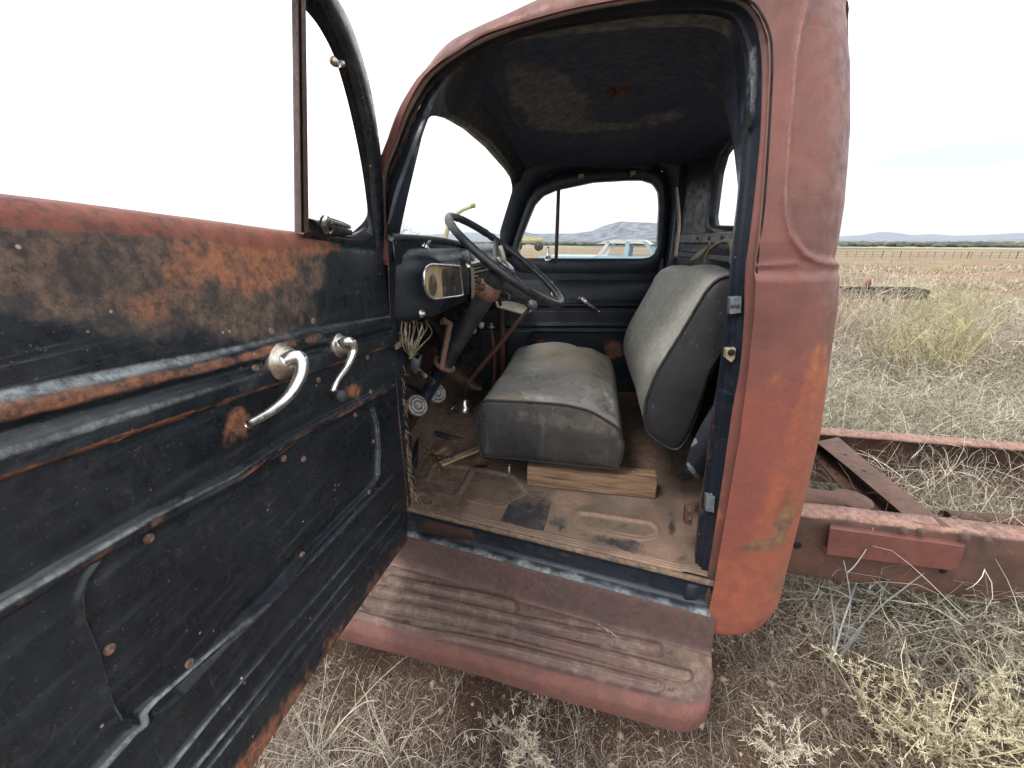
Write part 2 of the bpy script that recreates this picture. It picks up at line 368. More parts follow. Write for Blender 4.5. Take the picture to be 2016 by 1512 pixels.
print('DOOR beads v:', [tuple(round(c, 3) for c in Duv(*p)) for p in ((0, 378), (440, 435), (590, 456), (0, 770), (500, 675), (773, 618), (0, 1195), (759, 766), (194, 1512), (776, 932), (497, 1512), (803, 1064), (806, 1031), (768, 480))])
door = D.objects.new('driver_door', None); C.objects.link(door); door.parent = truck
door.location = Vector(H0)-truck.location; door['label'] = 'wide open near door with black and rust streaked inner panel'
top = Dl([(0, 378), (220, 405), (440, 435), (590, 456), (640, 462), (768, 478)])
tu = [p[0] for p in top]; tv = [p[1] for p in top]; s0 = (tv[2]-tv[0])/(tu[2]-tu[0])
tu = [-1.0]+tu; tv = [tv[0]+s0*(-1.0-tu[1])]+tv
bot = Dl([(497, 1512), (611, 1334), (738, 1153), (780, 1094), (803, 1064)])
bu = [p[0] for p in bot]; bv = [p[1] for p in bot]; s1 = (bv[2]-bv[0])/(bu[2]-bu[0]); bu = [-1.0]+bu; bv = [bv[0]+s1*(-1.0-bu[1])]+bv
hin = Dl([(803, 1064), (806, 1031), (790, 850), (775, 650), (768, 480)]); hv = [p[1] for p in hin]; hu = [p[0] for p in hin]
nu, nv = 560, 440
uu = np.linspace(0, 1, nu)**1.0; vv = np.linspace(0, 1, nv)
Ug = np.zeros((nv, nu)); Vg = np.zeros((nv, nu))
for it in range(3):
    if it == 0: umax = np.zeros(nv)
    Ug = -1.0+(1.0+umax[:, None])*uu[None, :]
    Vb = np.interp(Ug, bu, bv); Vt = np.interp(Ug, tu, tv); Vg = Vb+(Vt-Vb)*vv[:, None]
    umax = np.interp(Vg[:, -1], hv, hu)
def line(pts, ext=True):
    p = Dl(pts)
    if ext:
        a, b = p[0], p[1]; k = (b[1]-a[1])/(b[0]-a[0]); p = [(-1.2, a[1]+k*(-1.2-a[0]))]+p
    return p
def vline(l, U): return np.interp(U, [p[0] for p in l], [p[1] for p in l])
LA = line([(0, 767), (400, 693), (622, 642), (773, 618)]); LA2 = line([(0, 800), (400, 716), (622, 658), (771, 632)])
LM1 = line([(0, 850), (400, 745), (622, 687), (760, 652)]); LM2 = line([(0, 885), (400, 765), (622, 701), (762, 662)])
LB = line([(0, 929), (400, 797), (600, 733), (767, 677)]); LB2 = line([(0, 950), (400, 808), (600, 741), (767, 684)])
LC = line([(0, 1195), (295, 1022), (455, 941), (571, 862), (694, 798), (759, 766)])
LE = line([(194, 1512), (312, 1381), (464, 1246), (632, 1081), (776, 932)])
LF = line([(329, 1512), (422, 1397), (632, 1161), (784, 986)]); LG = line([(379, 1512), (485, 1385), (675, 1145), (786, 1014)]); LH = line([(405, 1512), (548, 1330), (788, 1039)])
PAN = [(552, 900), (400, 982), (300, 1040), (236, 1077), (205, 1102), (178, 1138), (164, 1175), (169, 1220), (198, 1288), (223, 1381), (240, 1412), (270, 1421), (298, 1412), (358, 1364), (464, 1250), (599, 1098), (729, 963), (745, 935), (747, 886), (743, 835), (733, 804), (716, 798), (680, 815), (571, 883)]
PANuv = Dl(PAN); PANc = PANuv+[PANuv[0]]
a_ = vline(LA, Ug); a2 = vline(LA2, Ug); m1 = vline(LM1, Ug); m2 = vline(LM2, Ug); b_ = vline(LB, Ug); b2 = vline(LB2, Ug)
H = np.zeros_like(Ug)
ue = sstep(-.002, -.035, Ug-umax[:, None])                    # fade of the features before the hinge edge
ue2 = sstep(-.02, -.05, Ug-umax[:, None])
H += .011*sstep(0, 1, (a_-Vg)/(a_-a2))*(1-sstep(0, 1, (b_-Vg)/(b_-b2)))
H -= .009*ue2*(sstep(-.9, 0, (m1-Vg)/(m1-m2+1e-4)))*(1-sstep(0, 1, (m1-Vg)/(m1-m2)))*1.0
dc = np.abs(Vg-vline(LC, Ug)); H += .010*np.sqrt(np.clip(1-(dc/.0095)**2, 0, 1))*sstep(0, .02, LC[-1][0]-Ug)
for L_, w_, h_ in ((LE, .0065, .009), (LF, .0045, .0075), (LG, .0042, .0075), (LH, .0045, .0075)):
    dq = np.abs(Vg-vline(L_, Ug)); H += h_*np.exp(-(dq/w_)**2)*sstep(-.0, .02, L_[-1][0]-Ug)
pin = inside(Ug, Vg, PANuv); pd = pdist(Ug, Vg, PANc); sgn = np.where(pin, pd, -pd)
H += -.010*sstep(-.001, .0065, sgn)+.0035*np.exp(-((sgn+.004)/.0035)**2)+.0035*sstep(.012, .03, sgn)
H += .0015*(fbm(np.dstack([Ug, Vg, 0*Ug]), 6, 3)-.5)
tt = Vt-Vg; H -= .026*(1-np.sqrt(np.clip(1-(1-np.clip(tt/.032, 0, 1))**2, 0, 1)))   # rounded shoulder
th = umax[:, None]-Ug; H -= .016*(1-np.sqrt(np.clip(1-(1-np.clip(th/.014, 0, 1))**2, 0, 1)))
Gd = H0+Ug[..., None]*dd+Vg[..., None]*dup+H[..., None]*dn
DPL = lambda V: ((V-H0)@dd, (V-H0)@dup)
def a_rust(V, px, py):
    u, v = DPL(V); r = 0*px
    for q in ((300, 600, 90, 50, -10, .55), (420, 520, 130, 60, 5, .50), (520, 520, 90, 60, 0, .55), (640, 480, 60, 25, 10, .40), (470, 825, 28, 26, 0, .95), (450, 870, 40, 60, 60, .30), (700, 768, 22, 22, 0, .9), (540, 470, 120, 30, 5, .5), (60, 610, 40, 20, 0, .1), (200, 470, 150, 30, 6, .35)):
        r = r+q[5]*blob(px, py, *q[:5])
    for L_, k, w in ((LA2, .75, .010), (LB, .62, .006), (LC, .42, .008), (LH, .30, .012), (LF, .14, .01), (LG, .30, .01)):
        f = sstep(760, 500, px) if L_ is LA2 else 1
        r = r+k*f*np.exp(-(((v-vline(L_, u)+.003)/w)**2))
    r = r+.72*sstep(.080, .01, v-np.interp(u, bu, bv))*(.65+.6*sstep(700, 350, px))
    return r*(.30+1.25*fbm(V, 11, 5, 6))
def a_brown(V, px, py):
    u, v = DPL(V); r = .85*sstep(.16, .03, np.interp(u, tu, tv)-v)*sstep(700, 560, px)
    for q in ((330, 560, 190, 110, 0, .75), (480, 580, 120, 90, 0, .6), (100, 500, 160, 70, 5, .35), (150, 1015, 40, 30, 0, .3), (440, 900, 40, 70, 60, .3), (560, 640, 120, 40, 0, .2)):
        r = r+q[5]*blob(px, py, *q[:5])
    return r*(.3+1.4*fbm(V, 7, 15))
def a_red(V, px, py):
    u, v = DPL(V); return .95*sstep(.034, .022, np.interp(u, tu, tv)-v)*sstep(640, 560, px)+.9*blob(px, py, 520, 472, 70, 26, 5)
def a_wear_hilite(V, px, py):  # chalky edge wear plus highlights painted on face-up bevels and panel rim
    u, v = DPL(V); n = .66+.62*fbm(V, 5, 9); r = 0
    for L_, k, w, o in ((LA, .72, .0075, -.005), (LM2, .58, .0075, -.001), (LC, .66, .0042, .0045), (LE, .80, .0040, .002), (LF, .80, .0030, .002), (LG, .80, .0028, .002), (LH, .74, .0030, .002)):
        r = r+k*np.exp(-(((v-vline(L_, u)-o)/w)**2))*(u < L_[-1][0])
    r = r*(.55+.45*sstep(620, 200, px))+.28*blob(px, py, 640, 560, 60, 90, 80)*0
    pdd = pdist(u, v, PANc); r = r+.56*np.exp(-((pdd-.002)/.0024)**2)*sstep(.012, .03, np.abs(v-vline(LE, u)))*sstep(.012, .03, np.abs(v-vline(LC, u)))
    return r*n
mb = MB(); mb.grid(Gd)
# rim and outer skin
back = .062; rows = [Gd[0], Gd[0]-dn*.03, Gd[0]-dn*back]; mb.loft(rows)
rows = [Gd[:, -1], Gd[:, -1]-dn*.025, Gd[:, -1]-dn*back]; mb.loft(rows)
rows = [Gd[-1], Gd[-1]-dn*.02+dup*.004, Gd[-1]-dn*(back-.012)]; mb.loft(rows)
rows = [Gd[:, 0], Gd[:, 0]-dn*back]; mb.loft(rows)
mb.obj('inner_panel', M['door'], door, attrs={'rust': a_rust, 'brown': a_brown, 'red': a_red, 'wear': a_wear_hilite})
sk = H0+Ug[::20, ::20, None]*dd+Vg[::20, ::20, None]*dup-dn*back-dn*(.02*np.sin(np.linspace(0, 3.14, 22))[:, None, None]*np.ones((1, 28, 1)))
MB().grid(sk).obj('outer_skin', M['oxide'], door, flip=True)
# window frame of the door, leaning with the tumblehome
fo = [(768, 505), (765, 470), (760, 400), (752, 320), (742, 240), (728, 165), (710, 100), (688, 40), (660, -10), (620, -60), (560, -110), (470, -170), (380, -210)]
f1 = [(752, 500), (748, 450), (744, 400), (737, 320), (725, 240), (709, 165), (690, 100), (666, 40), (640, -10), (600, -55), (540, -100), (460, -150), (380, -185)]
f2 = [(735, 488), (736, 450), (731, 400), (724, 320), (710, 240), (692, 165), (672, 100), (646, 40), (620, -5), (582, -45), (530, -85), (455, -130), (380, -160)]
f3 = [(700, 472), (727, 440), (726, 400), (716, 320), (700, 240), (682, 165), (661, 100), (632, 45), (606, 5), (570, -35), (520, -75), (450, -118), (380, -145)]
f4 = [(690, 462), (722, 425), (720, 385), (710, 318), (694, 240), (675, 165), (655, 105), (627, 52), (600, 18), (562, -25), (515, -66), (445, -108), (380, -135)]
DL_ = lambda c, off: [Dp(x, y, off, True) for x, y in c]
mb = MB(); mb.loft([DL_(fo, -.05), DL_(fo, -.012), DL_([((a[0]+b[0])/2, (a[1]+b[1])/2) for a, b in zip(fo, f1)], .004), DL_(f1, .002), DL_(f2, -.008), DL_(f2, -.016), DL_(f3, -.016), DL_(f3, -.024), DL_(f4, -.026), DL_(f4, -.05)], 70)
wf = mb.obj('window_frame', M['door'], door, attrs={'wear': lambda V, px, py: .42*blob(px, py, 745, 440, 12, 60, 0)+.18*np.exp(-((pdist(px, py, fo))/7)**2), 'rust': lambda V, px, py: .34*np.exp(-((pdist(px, py, f3)-3)/4)**2)})
DPo = lambda u, v_, off: Dp(593, 456)+dd*(u-Duv(593, 456)[0])+dup*v_+dn*(LEAN*v_+off)
tops = float(np.dot(Dp(380, -160, 0, True)-Dp(593, 456), dup)); ue_ = float(np.dot(Dp(380, -185, 0, True)-H0, dd))
cv = [(ue_, tops), (-.80, tops+.006), (-.90, tops-.03), (-.945, tops-.10), (-.955, tops-.25), (-.955, -.01)]; cin = [(ue_, tops-.045), (-.79, tops-.042), (-.865, tops-.07), (-.895, tops-.12), (-.905, tops-.25), (-.905, -.01)]
MB().loft([[DPo(a, b, -.05) for a, b in cv], [DPo(a, b, .0) for a, b in cv], [DPo(a, b, -.01) for a, b in cin], [DPo(a, b, -.05) for a, b in cin]], 50).obj('rear_window_frame', M['door'], door)
# sill of the vent opening
mb = MB(); mb.loft([DL_([(598, 468), (640, 474), (700, 484), (740, 492)], -.004), DL_([(598, 456), (640, 464), (690, 472), (738, 470)], .004), DL_([(600, 447), (640, 456), (690, 463), (720, 452)], -.006), DL_([(600, 444), (640, 452), (690, 459), (720, 440)], -.035)], 24)
mb.obj('vent_sill', M['door'], door, attrs={'rust': lambda V, px, py: .3+0*px})
mb = MB()
pc = lambda y: 588+.013*y
pts = [(pc(-220), -220), (pc(0), 0), (pc(200), 200), (pc(458), 458)]
a = [Dp(x-14+i*1.2, y, -.002, True) for i, (x, y) in enumerate(pts)]; b = [Dp(x-3+i*.6, y, .012, True) for i, (x, y) in enumerate(pts)]; c = [Dp(x+2, y, .004, True) for x, y in pts]; d = [Dp(x+5, y, .012, True) for x, y in pts]; e = [Dp(x+14, y, .008, True) for x, y in pts]; g = [Dp(x+14, y, -.03, True) for x, y in pts]; h = [Dp(x-14, y, -.03, True) for x, y in pts]
mb.loft([h, a, b, c, d, e, g], 30); mb.obj('vent_post', M['rustglass'], door, autos=30)
# vent latch and the upper pivot
mb = MB(); q = lambda x, y, o=.0: Dp(x, y, o, True)
mb.tube([q(612, 448), q(650, 452), q(690, 458)], [.016, .014, .006], 8); mb.obj('latch_rubber', M['rubber'], door)
mb = MB(); mb.tube([q(641, 455, .012), q(636, 440, .022), q(640, 430, .026), q(650, 436, .026)], [.0055, .007, .007, .0055], 10, n=14)
mb.tube([q(645, 432, .026), q(662, 438, .024), q(688, 447, .018)], [.0055, .0065, .004], 10, n=12); mb.tube([q(652, 436, .024), q(655, 450, .018), q(650, 458, .012)], [.006, .005, .003], 8, n=8)
mb.obj('vent_latch', M['chrome'], door)
mb = MB(); mb.lathe(q(662, 126, .004), -dd, [(0, .0), (0, .006), (.006, .0075), (.012, .0075), (.016, .004), (.016, 0)], 12); mb.tube([q(666, 126, 0), q(674, 126, -.008)], .006, 8)
mb.obj('vent_pivot', M['dullchrome'], door)
# door hardware
def screw(px, py, r=.0050, par=door, pt=None, n=dn, m='screw'):
    c = Dp(px, py, .0) if pt is None else pt
    s = MB(); s.lathe(c, n, [(-.002, r*1.25), (.0018, r*1.2), (.003, r*.75), (.0018, r*.35), (.0018, 0)], 12); return s.obj('screw', M[m], par)
for (x, y) in ((532, 653), (615, 632), (498, 724), (587, 699), (627, 749), (305, 1062), (228, 1282), (376, 1310), (598, 1095), (567, 904), (602, 904), (705, 818), (723, 703), (729, 771), (740, 870), (722, 972)):
    u, v = Duv(x, y); iu = np.argmin(abs(Ug[0]-u)); iv = np.argmin(abs(Vg[:, iu]-v)); c = Gd[iv, iu]; screw(x, y, pt=c+dn*.0005)
mb = MB(); c = Dp(548, 712, .004); mb.lathe(c, dn, [(0, .032), (.006, .032), (.010, .030), (.011, .027), (.018, .026), (.019, .023), (.026, .022), (.027, .019), (.033, .018), (.036, 0)], 32)
hs = mb.obj('handle_escutcheon', M['dullchrome'], door)
mb = MB(); q = lambda x, y, o: Dp(x, y, o)
mb.tube([q(560, 711, .026), q(574, 704, .036), q(588, 703, .044), q(594, 716, .048), q(590, 742, .048), q(568, 780, .045), q(532, 811, .041), q(487, 836, .037)], [.0120, .0120, .0110, .0094, .0085, .0075, .0066, .0055], 14, n=44)
mb.obj('handle_lever', M['chrome'], door)
mb = MB(); c = Dp(663, 680, .004); mb.lathe(c, dn, [(0, .027), (.005, .027), (.010, .024), (.011, .021), (.018, .020), (.020, .017), (.027, .016), (.028, 0)], 28); mb.obj('crank_escutcheon', M['dullchrome'], door)
mb = MB(); mb.tube([q(671, 678, .026), q(683, 672, .040), q(693, 676, .046), q(695, 692, .046), q(683, 722, .044), q(664, 750, .042), q(654, 773, .040)], [.0105, .0105, .009, .0072, .0062, .0058, .007], 12, n=34); cr = mb.obj('window_crank', M['chrome'], door)
mb = MB(); mb.lathe(q(656, 778, .036), (q(676, 781, .070)-q(656, 778, .036)), [(0, 0), (0, .008), (.006, .0095), (.022, .0115), (.036, .0125), (.040, .010), (.041, 0)], 18); mb.obj('crank_knob', M['rubber'], door)
# frayed weatherstrip on hinge edge of door
mb = MB()
ed = crom([Dp(x, y, -.012) for x, y in ((783, 700), (789, 800), (796, 880), (800, 940), (806, 975))], 60)
mb.tube(ed+rng.normal(0, .0008, ed.shape), .0045, 7)
for i in range(150):
    t = rng.random()**.6; k = int(t*59); b0 = ed[k]; ln = (.012+.03*rng.random())*(1.7 if t > .8 else 1)
    e = b0+np.array((.35+rng.normal(0, .3), rng.normal(0, .3), -1+rng.normal(0, .35)))*ln; mid = (b0+e)/2+rng.normal(0, .004, 3)+np.array((.006, 0, 0)); mb.tube([b0, mid, e], [.0012, .001, .0005], 3, caps=False)
mb.obj('frayed_weatherstrip', M['weave'], door)
# ---- door opening: gutter flange and jamb ------------------------------------
C1 = [(757, 340), (779, 270), (804, 203), (826, 165), (845, 140), (899, 102), (947, 71), (994, 54), (1050, 37), (1120, 18), (1200, 2), (1300, -12), (1390, -14), (1440, -10), (1478, 4), (1500, 33), (1515, 74), (1518, 130), (1516, 185), (1511, 278), (1502, 407), (1489, 519), (1484, 622), (1472, 735), (1457, 852), (1438, 960), (1421, 1058), (1404, 1160), (1391, 1214)]
C2 = [(760, 352), (783, 284), (806, 224), (828, 184), (850, 152), (901, 112), (947, 86), (996, 66), (1050, 48), (1120, 30), (1200, 14), (1300, 0), (1385, -2), (1430, 2), (1456, 10), (1485, 41), (1497, 93), (1500, 148), (1497, 259), (1487, 370), (1474, 481), (1467, 533), (1465, 622), (1457, 720), (1440, 818), (1423, 940), (1404, 1063), (1384, 1185), (1382, 1200)]
C3 = [(762, 372), (781, 320), (806, 262), (828, 206), (855, 168), (889, 143), (944, 111), (994, 88), (1050, 68), (1120, 54), (1200, 42), (1300, 30), (1375, 28), (1410, 32), (1441, 44), (1461, 96), (1467, 148), (1468, 222), (1461, 278), (1456, 370), (1446, 463), (1439, 545), (1435, 600), (1428, 657), (1418, 735), (1404, 825), (1390, 930), (1374, 1045), (1364, 1160)]
lowA = lambda off: [W3(-.565, S(-.565, -.3)+off, -.86), W3(-.56, S(-.56, -.3)+off, -.3), W3(-.545, S(-.54, 0)+off, -.05)]
def side(c, off): return lowA(off)+[hit(x, y, S, off) for x, y in c]
mid12 = [((a[0]+b[0])/2, (a[1]+b[1])/2) for a, b in zip(C1, C2)]; mid23 = [(a[0]*.55+b[0]*.45, a[1]*.55+b[1]*.45) for a, b in zip(C2, C3)]
m23b = [(a[0]*.3+b[0]*.7, a[1]*.3+b[1]*.7) for a, b in zip(C2, C3)]
frame = MB(); frame.loft([side(C1, .003), side(C1, .012), side(mid12, .006), side(C2, .012)], 190)
frame.obj('door_gutter', M['oxide'], truck, attrs={'dark': lambda V, px, py: np.where(px < 1380, .55, .25+.4*sstep(200, 20, py))+.8*sstep(1090, 1150, py), 'dust': lambda V, px, py: .4*(px < 1300)+.25+0*px, 'orange': lambda V, px, py: .3*sstep(300, 700, py)})
MB().tube(crom(side([(x+2, y) for x, y in C1[12:]], .0)[3:], 120), .0022, 6).obj('door_gap', M['black'], truck)
mb = MB(); mb.loft([side(C2, .012), side(C2, .030), side(mid23, .034), side(mid23, .044), side(m23b, .040), side(m23b, .052), side(C3, .054), side(C3, .066), [p+np.array((0, .05*min(1, max(0, (i-8)/6))*(1 if i < 22 else .25), 0)) for i, p in enumerate(side(C3, .075))]], 190)
jamb_at = {'wear': lambda V, px, py: .55*blob(px, py, 1478, 150, 16, 110, 3)*fbm(V, 60, 4)*1.8+.25*np.exp(-((pdist(px, py, C2[:12])-14)/6)**2)+.2*np.exp(-((pdist(px, py, C2[16:])-12)/6)**2), 'rust': lambda V, px, py: .55*np.exp(-((pdist(px, py, C3[22:])-4)/6)**2)*sstep(700, 820, py), 'brown': lambda V, px, py: .45*np.exp(-((pdist(px, py, C3[:13]))/12)**2)+.3*np.exp(-((pdist(px, py, C2[:8])-10)/6)**2)}
mb.obj('door_jamb', M['navy'], truck, attrs=jamb_at)
# striker, latch hole, check plates
def pbox(par, name, m, pts, off, th, f=S, bev=.001, **k):
    a = [hit(x, y, f, off) for x, y in pts]; b = [p+np.array((0, th, 0)) for p in a]; n = len(a)
    return MB().add(a+b, [tuple(range(n)), tuple(range(2*n-1, n-1, -1))]+[(i, i+n, (i+1) % n+n, (i+1) % n) for i in range(n)]).obj(name, M[m], par, smooth=False, bevel=bev, **k)
sp = pbox(truck, 'striker_plate', 'ceramic', [(1438, 586), (1461, 584), (1459, 616), (1437, 619)], .026, .02)
for x in (1443, 1452): MB().lathe(hit(x, 602, S, .0255), (-.3, -1, 0), [(0, .0045), (.002, .0035), (.003, 0)], 10).obj('screw', M['bolt'], sp)
pbox(truck, 'latch_pocket', 'tape', [(1430, 688), (1449, 686), (1447, 706), (1440, 714), (1429, 706)], .027, .02)
MB().lathe(hit(1440, 694, S, .024), (-.2, -1, 0), [(0, .0075), (.0015, .006), (.0015, 0)], 12).obj('latch_hole', M['black'], truck)
pbox(truck, 'jamb_clip', 'ceramic', [(1391, 978), (1408, 980), (1406, 1010), (1389, 1006)], .024, .02)
pbox(truck, 'jamb_slot', 'black', [(1470, 228), (1480, 222), (1479, 248), (1469, 254)], .027, .01, bev=0)
pbox(truck, 'hinge_bracket', 'brownmetal', [(1350, 998), (1367, 1001), (1362, 1036), (1347, 1032)], .06, .02)
for yy in (1006, 1022): MB().lathe(hit(1357, yy, S, .058), (-.2, -1, .3), [(0, .006), (.002, .005), (.003, 0)], 10).obj('bolt', M['bolt'], truck)
# ---- rear quarter with the rounded corner ------------------------------------
SIL = [(1658, -120), (1673, -60), (1685, 30), (1691, 120), (1689, 250), (1676, 400), (1662, 480), (1655, 512), (1656, 524), (1657, 545), (1654, 600), (1640, 690), (1617, 850), (1590, 965), (1552, 1110), (1533, 1185), (1512, 1214)]
RC = .19
def quarterS(x, z): return S(x, z)-.010*(1-sstep(-.075, -.055, z))
zs, xbs = [], []
for (x, y) in SIL:
    d = ray(x, y); h = math.hypot(d[0], d[1]); u = d[:2]/h; z = -.3
    for _ in range(12):
        s_ = quarterS(.4, z); cyy = s_+RC; t = (cyy-RC*u[0])/u[1]; cxx = t*u[0]-RC*u[1]; z = d[2]/h*t
    zs.append(z); xbs.append(cxx+RC)
print('corner xb', [round(v, 3) for v in xbs], 'z', [round(v, 3) for v in zs])
zs, xbs = np.array(zs)[::-1], np.array(xbs)[::-1]
e3 = [hit(x, y, S, .003) for x, y in C1[14:]]; ez = np.array([p[2]-CH for p in e3])[::-1]; ex = np.array([p[0] for p in e3])[::-1]
zb = zs[0]-.012
zz = np.r_[zb, np.linspace(zb+.003, .42, 320)]
rows = []
for i, z in enumerate(zz):
    xb = np.interp(z, zs, xbs); x0 = np.interp(z, ez, ex); r = RC; tuck = 0
    dz = z-zb; tuck = .03*(1-math.sqrt(max(0, 1-(1-min(dz/.035, 1))**2)))
    xs = np.linspace(x0-.004, xb-r, 120); a = [(x, quarterS(x, z)+tuck*min(1, (x-x0)/.03), z) for x in xs]
    c_ = (xb-r, quarterS(xb-r, z)+r)
    a += [(c_[0]+(r-tuck)*math.sin(t), c_[1]-(r-tuck)*math.cos(t), z) for t in np.linspace(0.03, math.pi/2, 80)]
    a += [(xb-tuck, y, z) for y in np.linspace(c_[1]+.02, YC-.5 if -.05 < z < .4 else YC-.5, 6)]
    rows.append(a)
G = np.array(rows); G[..., 2] += CH
# roll over the top into the roof
toprows = []
for t in np.linspace(.12, 1, 14):
    g = G[-1].copy(); ang = t*math.pi/2; g[:, 2] += .11*math.sin(ang); cen = np.array((.05, YC)); dv = cen-g[:, :2]; L_ = np.linalg.norm(dv, axis=1)[:, None]; g[:, :2] += dv/L_*.17*(1-math.cos(ang)); toprows.append(g)
G = np.concatenate([G, np.array(toprows)])
px, py = proj(G)
CRE = [(1604, -60), (1590, 0), (1575, 60), (1566, 120), (1560, 200), (1551, 300), (1546, 380), (1548, 425), (1558, 466), (1583, 500), (1610, 514), (1645, 520)]
sd_ = pdist(px, py, CRE, True)
nrm = np.cross(np.gradient(G, axis=0), np.gradient(G, axis=1)); nrm /= np.linalg.norm(nrm, axis=-1)[..., None]+1e-9
if nrm[100, 20, 1] > 0: nrm = -nrm
up_ = (py < 560)
dispq = .0045*np.exp(-(sd_/7)**2)-.006*sstep(0, 14, -sd_)*(py < 530)
dispq += .0025*np.exp(-((py-(523-.06*(px-1490)))/5)**2)*(px < 1570)*(px > 1486)
dispq += -.009*blob(px, py, 1545, 1010, 10, 40, 25)+.004*blob(px, py, 1560, 985, 6, 30, 25)
dispq += .0012*(fbm(G, 7, 3)-.5)*2
G = G+nrm*dispq[..., None]
qa = {'orange': lambda V, px, py: (1.25*np.exp(-((px-np.interp(py, [560, 700, 850, 965, 1110, 1214], [1655, 1640, 1612, 1585, 1548, 1510])+14)/46)**2)*sstep(620, 1080, py)*.95+1.1*blob(px, py, 1500, 1180, 95, 60, 5)+.5*blob(px, py, 1405, 1180, 14, 70, 3)+.5*blob(px, py, 1600, 790, 28, 130, 12)+.45*blob(px, py, 1420, 1190, 20, 60, 5)+.3*blob(px, py, 1530, 740, 30, 60, 0)+.28*sstep(560, 1150, py))*(.4+1.2*fbm(V*np.array((1, 1, .3)), 8, 3)),
      'brick': lambda V, px, py: sstep(500, 900, py)*.75,
      'scuff': lambda V, px, py: (1.1*blob(px, py, 1548, 1015, 16, 50, 22)+.7*blob(px, py, 1500, 1075, 40, 10, -8)+.6*blob(px, py, 1535, 1150, 18, 40, 15)+.35*blob(px, py, 1490, 1060, 50, 40, 0)+.35*blob(px, py, 1590, 960, 12, 80, 12)+.3*blob(px, py, 1645, 60, 12, 50, 0)+.2*blob(px, py, 1500, 1130, 60, 20, -10))*(.4+1.2*fbm(V, 22, 8)),
      'pale': lambda V, px, py: .50*np.exp(-((pdist(px, py, CRE))/6.5)**2)+.5*np.exp(-((py-(521-.06*(px-1490)))/4)**2)*(px < 1560)+.4*blob(px, py, 1628, 350, 5, 50, 12)*fbm(V, 50, 3)}
MB().grid(G).obj('cab_corner', M['oxide'], truck, attrs=qa, solid=.0)
# far corner and back skin (mirror, plain)
rowsb = []
for z in np.linspace(zb, .30, 20):
    xb = np.interp(z, zs, xbs); r = RC
    rowsb.append([(xb, y, z+CH) for y in np.linspace(YC+.5, S2(xb-r)-r, 5)]+[(xb-r+r*math.cos(t), S2(xb-r)-r+r*math.sin(t), z+CH) for t in np.linspace(.1, math.pi/2, 10)]+[(x, S2(x, z)+.004, z+CH) for x in np.linspace(xb-r-.02, .36, 4)])
MB().grid(np.array(rowsb)).obj('far_cab_corner', M['oxide'], truck)
xb0 = float(np.interp(.1, zs, xbs))
# ---- roof skin ----------------------------------------------------------------
SR = [(751, 345), (755, 320), (772, 274), (794, 216), (817, 171), (842, 133), (883, 89), (931, 57), (994, 29), (1050, 3), (1120, -22), (1200, -44), (1300, -62), (1390, -66), (1440, -62), (1485, -50)]
r1 = [W3(-.545, S(-.54, 0)+.003, -.05)]+[hit(x, y, S, .003) for x, y in C1[:15]]
r1m = [W3(-.56, S(-.54, 0)+.001, -.05)]+[hit(a[0]*.6+b[0]*.4, a[1]*.6+b[1]*.4, S, .001) for a, b in zip(C1[:15], SR)]
r2 = [W3(-.575, S(-.54, 0)+.02, -.05)]+[hit(x, y, S, .018) for x, y in SR[:15]]
r3 = [p+np.array((-.02*(i < 8), .07, .035)) for i, p in enumerate(r2)]
r4 = [np.array((p[0], YC, p[2]+.07)) for p in r3]
r5 = [np.array((p[0], 2*YC-p[1], p[2])) for p in r3]; r6 = [np.array((p[0], 2*YC-p[1], p[2])) for p in r1]
mb = MB(); mb.loft([r1, r1m, r2, r3], 110); mb.obj('roof_side', M['oxide'], truck, attrs={'pale': lambda V, px, py: .7*np.exp(-((pdist(px, py, C1[:12])-9)/3)**2)})
mb = MB(); N_ = 60
ra = crom(r3[6:], N_); rb = crom(r5[6:], N_); G = np.array([ra+(rb-ra)*t+np.array((0, 0, .07*math.sin(t*math.pi))) for t in np.linspace(0, 1, 24)]); mb.grid(G)
# roof continues behind to the rear curve
cen = W3(.1, YC, .60); QT = toprows[-1]; QM = QT*np.array((1, -1, 1))+np.array((0, 2*YC, 0))
for Q in (QT, QM): mb.grid(np.array([Q*(1-t)+cen*t+np.array((0, 0, .03*math.sin(t*math.pi))) for t in np.linspace(0, 1, 12)]))
mb.loft([rb, crom(r6[6:], N_)])
mb.obj('roof_panel', M['oxide'], truck)
# ---- interior shell --------------------------------------------------------------
c3p = np.array([hit(x, y, S, .07) for x, y in C3[:20]])
lipx = np.maximum.accumulate(c3p[:, 0]); sel = np.r_[True, np.diff(lipx) > 1e-3]; lx, lz = c3p[sel, 0], c3p[sel, 2]-CH
print('lip', [(round(a, 2), round(b, 2)) for a, b in zip(lx, lz)])
xg = np.linspace(-.445, .52, 130); vg_ = np.linspace(-1, 1, 130)
lipz = np.interp(xg, lx, lz); 
k = xg > .25; lipz = np.where(k, np.minimum(lipz, np.interp(xg, [.25, .33, .4, .47], [.37, .345, .31, .26])), lipz)
crown = np.interp(xg, [-.445, -.42, -.36, -.3, -.1, .15, .3, .4, .47, .52], [.36, .375, .40, .42, .465, .47, .445, .41, .385, .36])
Xg, Vv = np.meshgrid(xg, vg_, indexing='ij')
ylo = S(Xg, .35)+.06+2.4*np.maximum(0, Xg-.40); yhi = S2(Xg, .35)-.045
Yg = (ylo+yhi)/2+Vv*(yhi-ylo)/2
lz2 = np.where(Vv < 0, lipz[:, None], np.interp(xg, [-.445, -.3, .3, .455], [.30, .345, .348, .325])[:, None]*1.0); lz2 = np.where(np.abs(Vv) < .6, lipz[:, None]*.5+.17, lz2)*1.0; lz2 = np.where(Vv < 0, lipz[:, None], lz2[:, -1:])
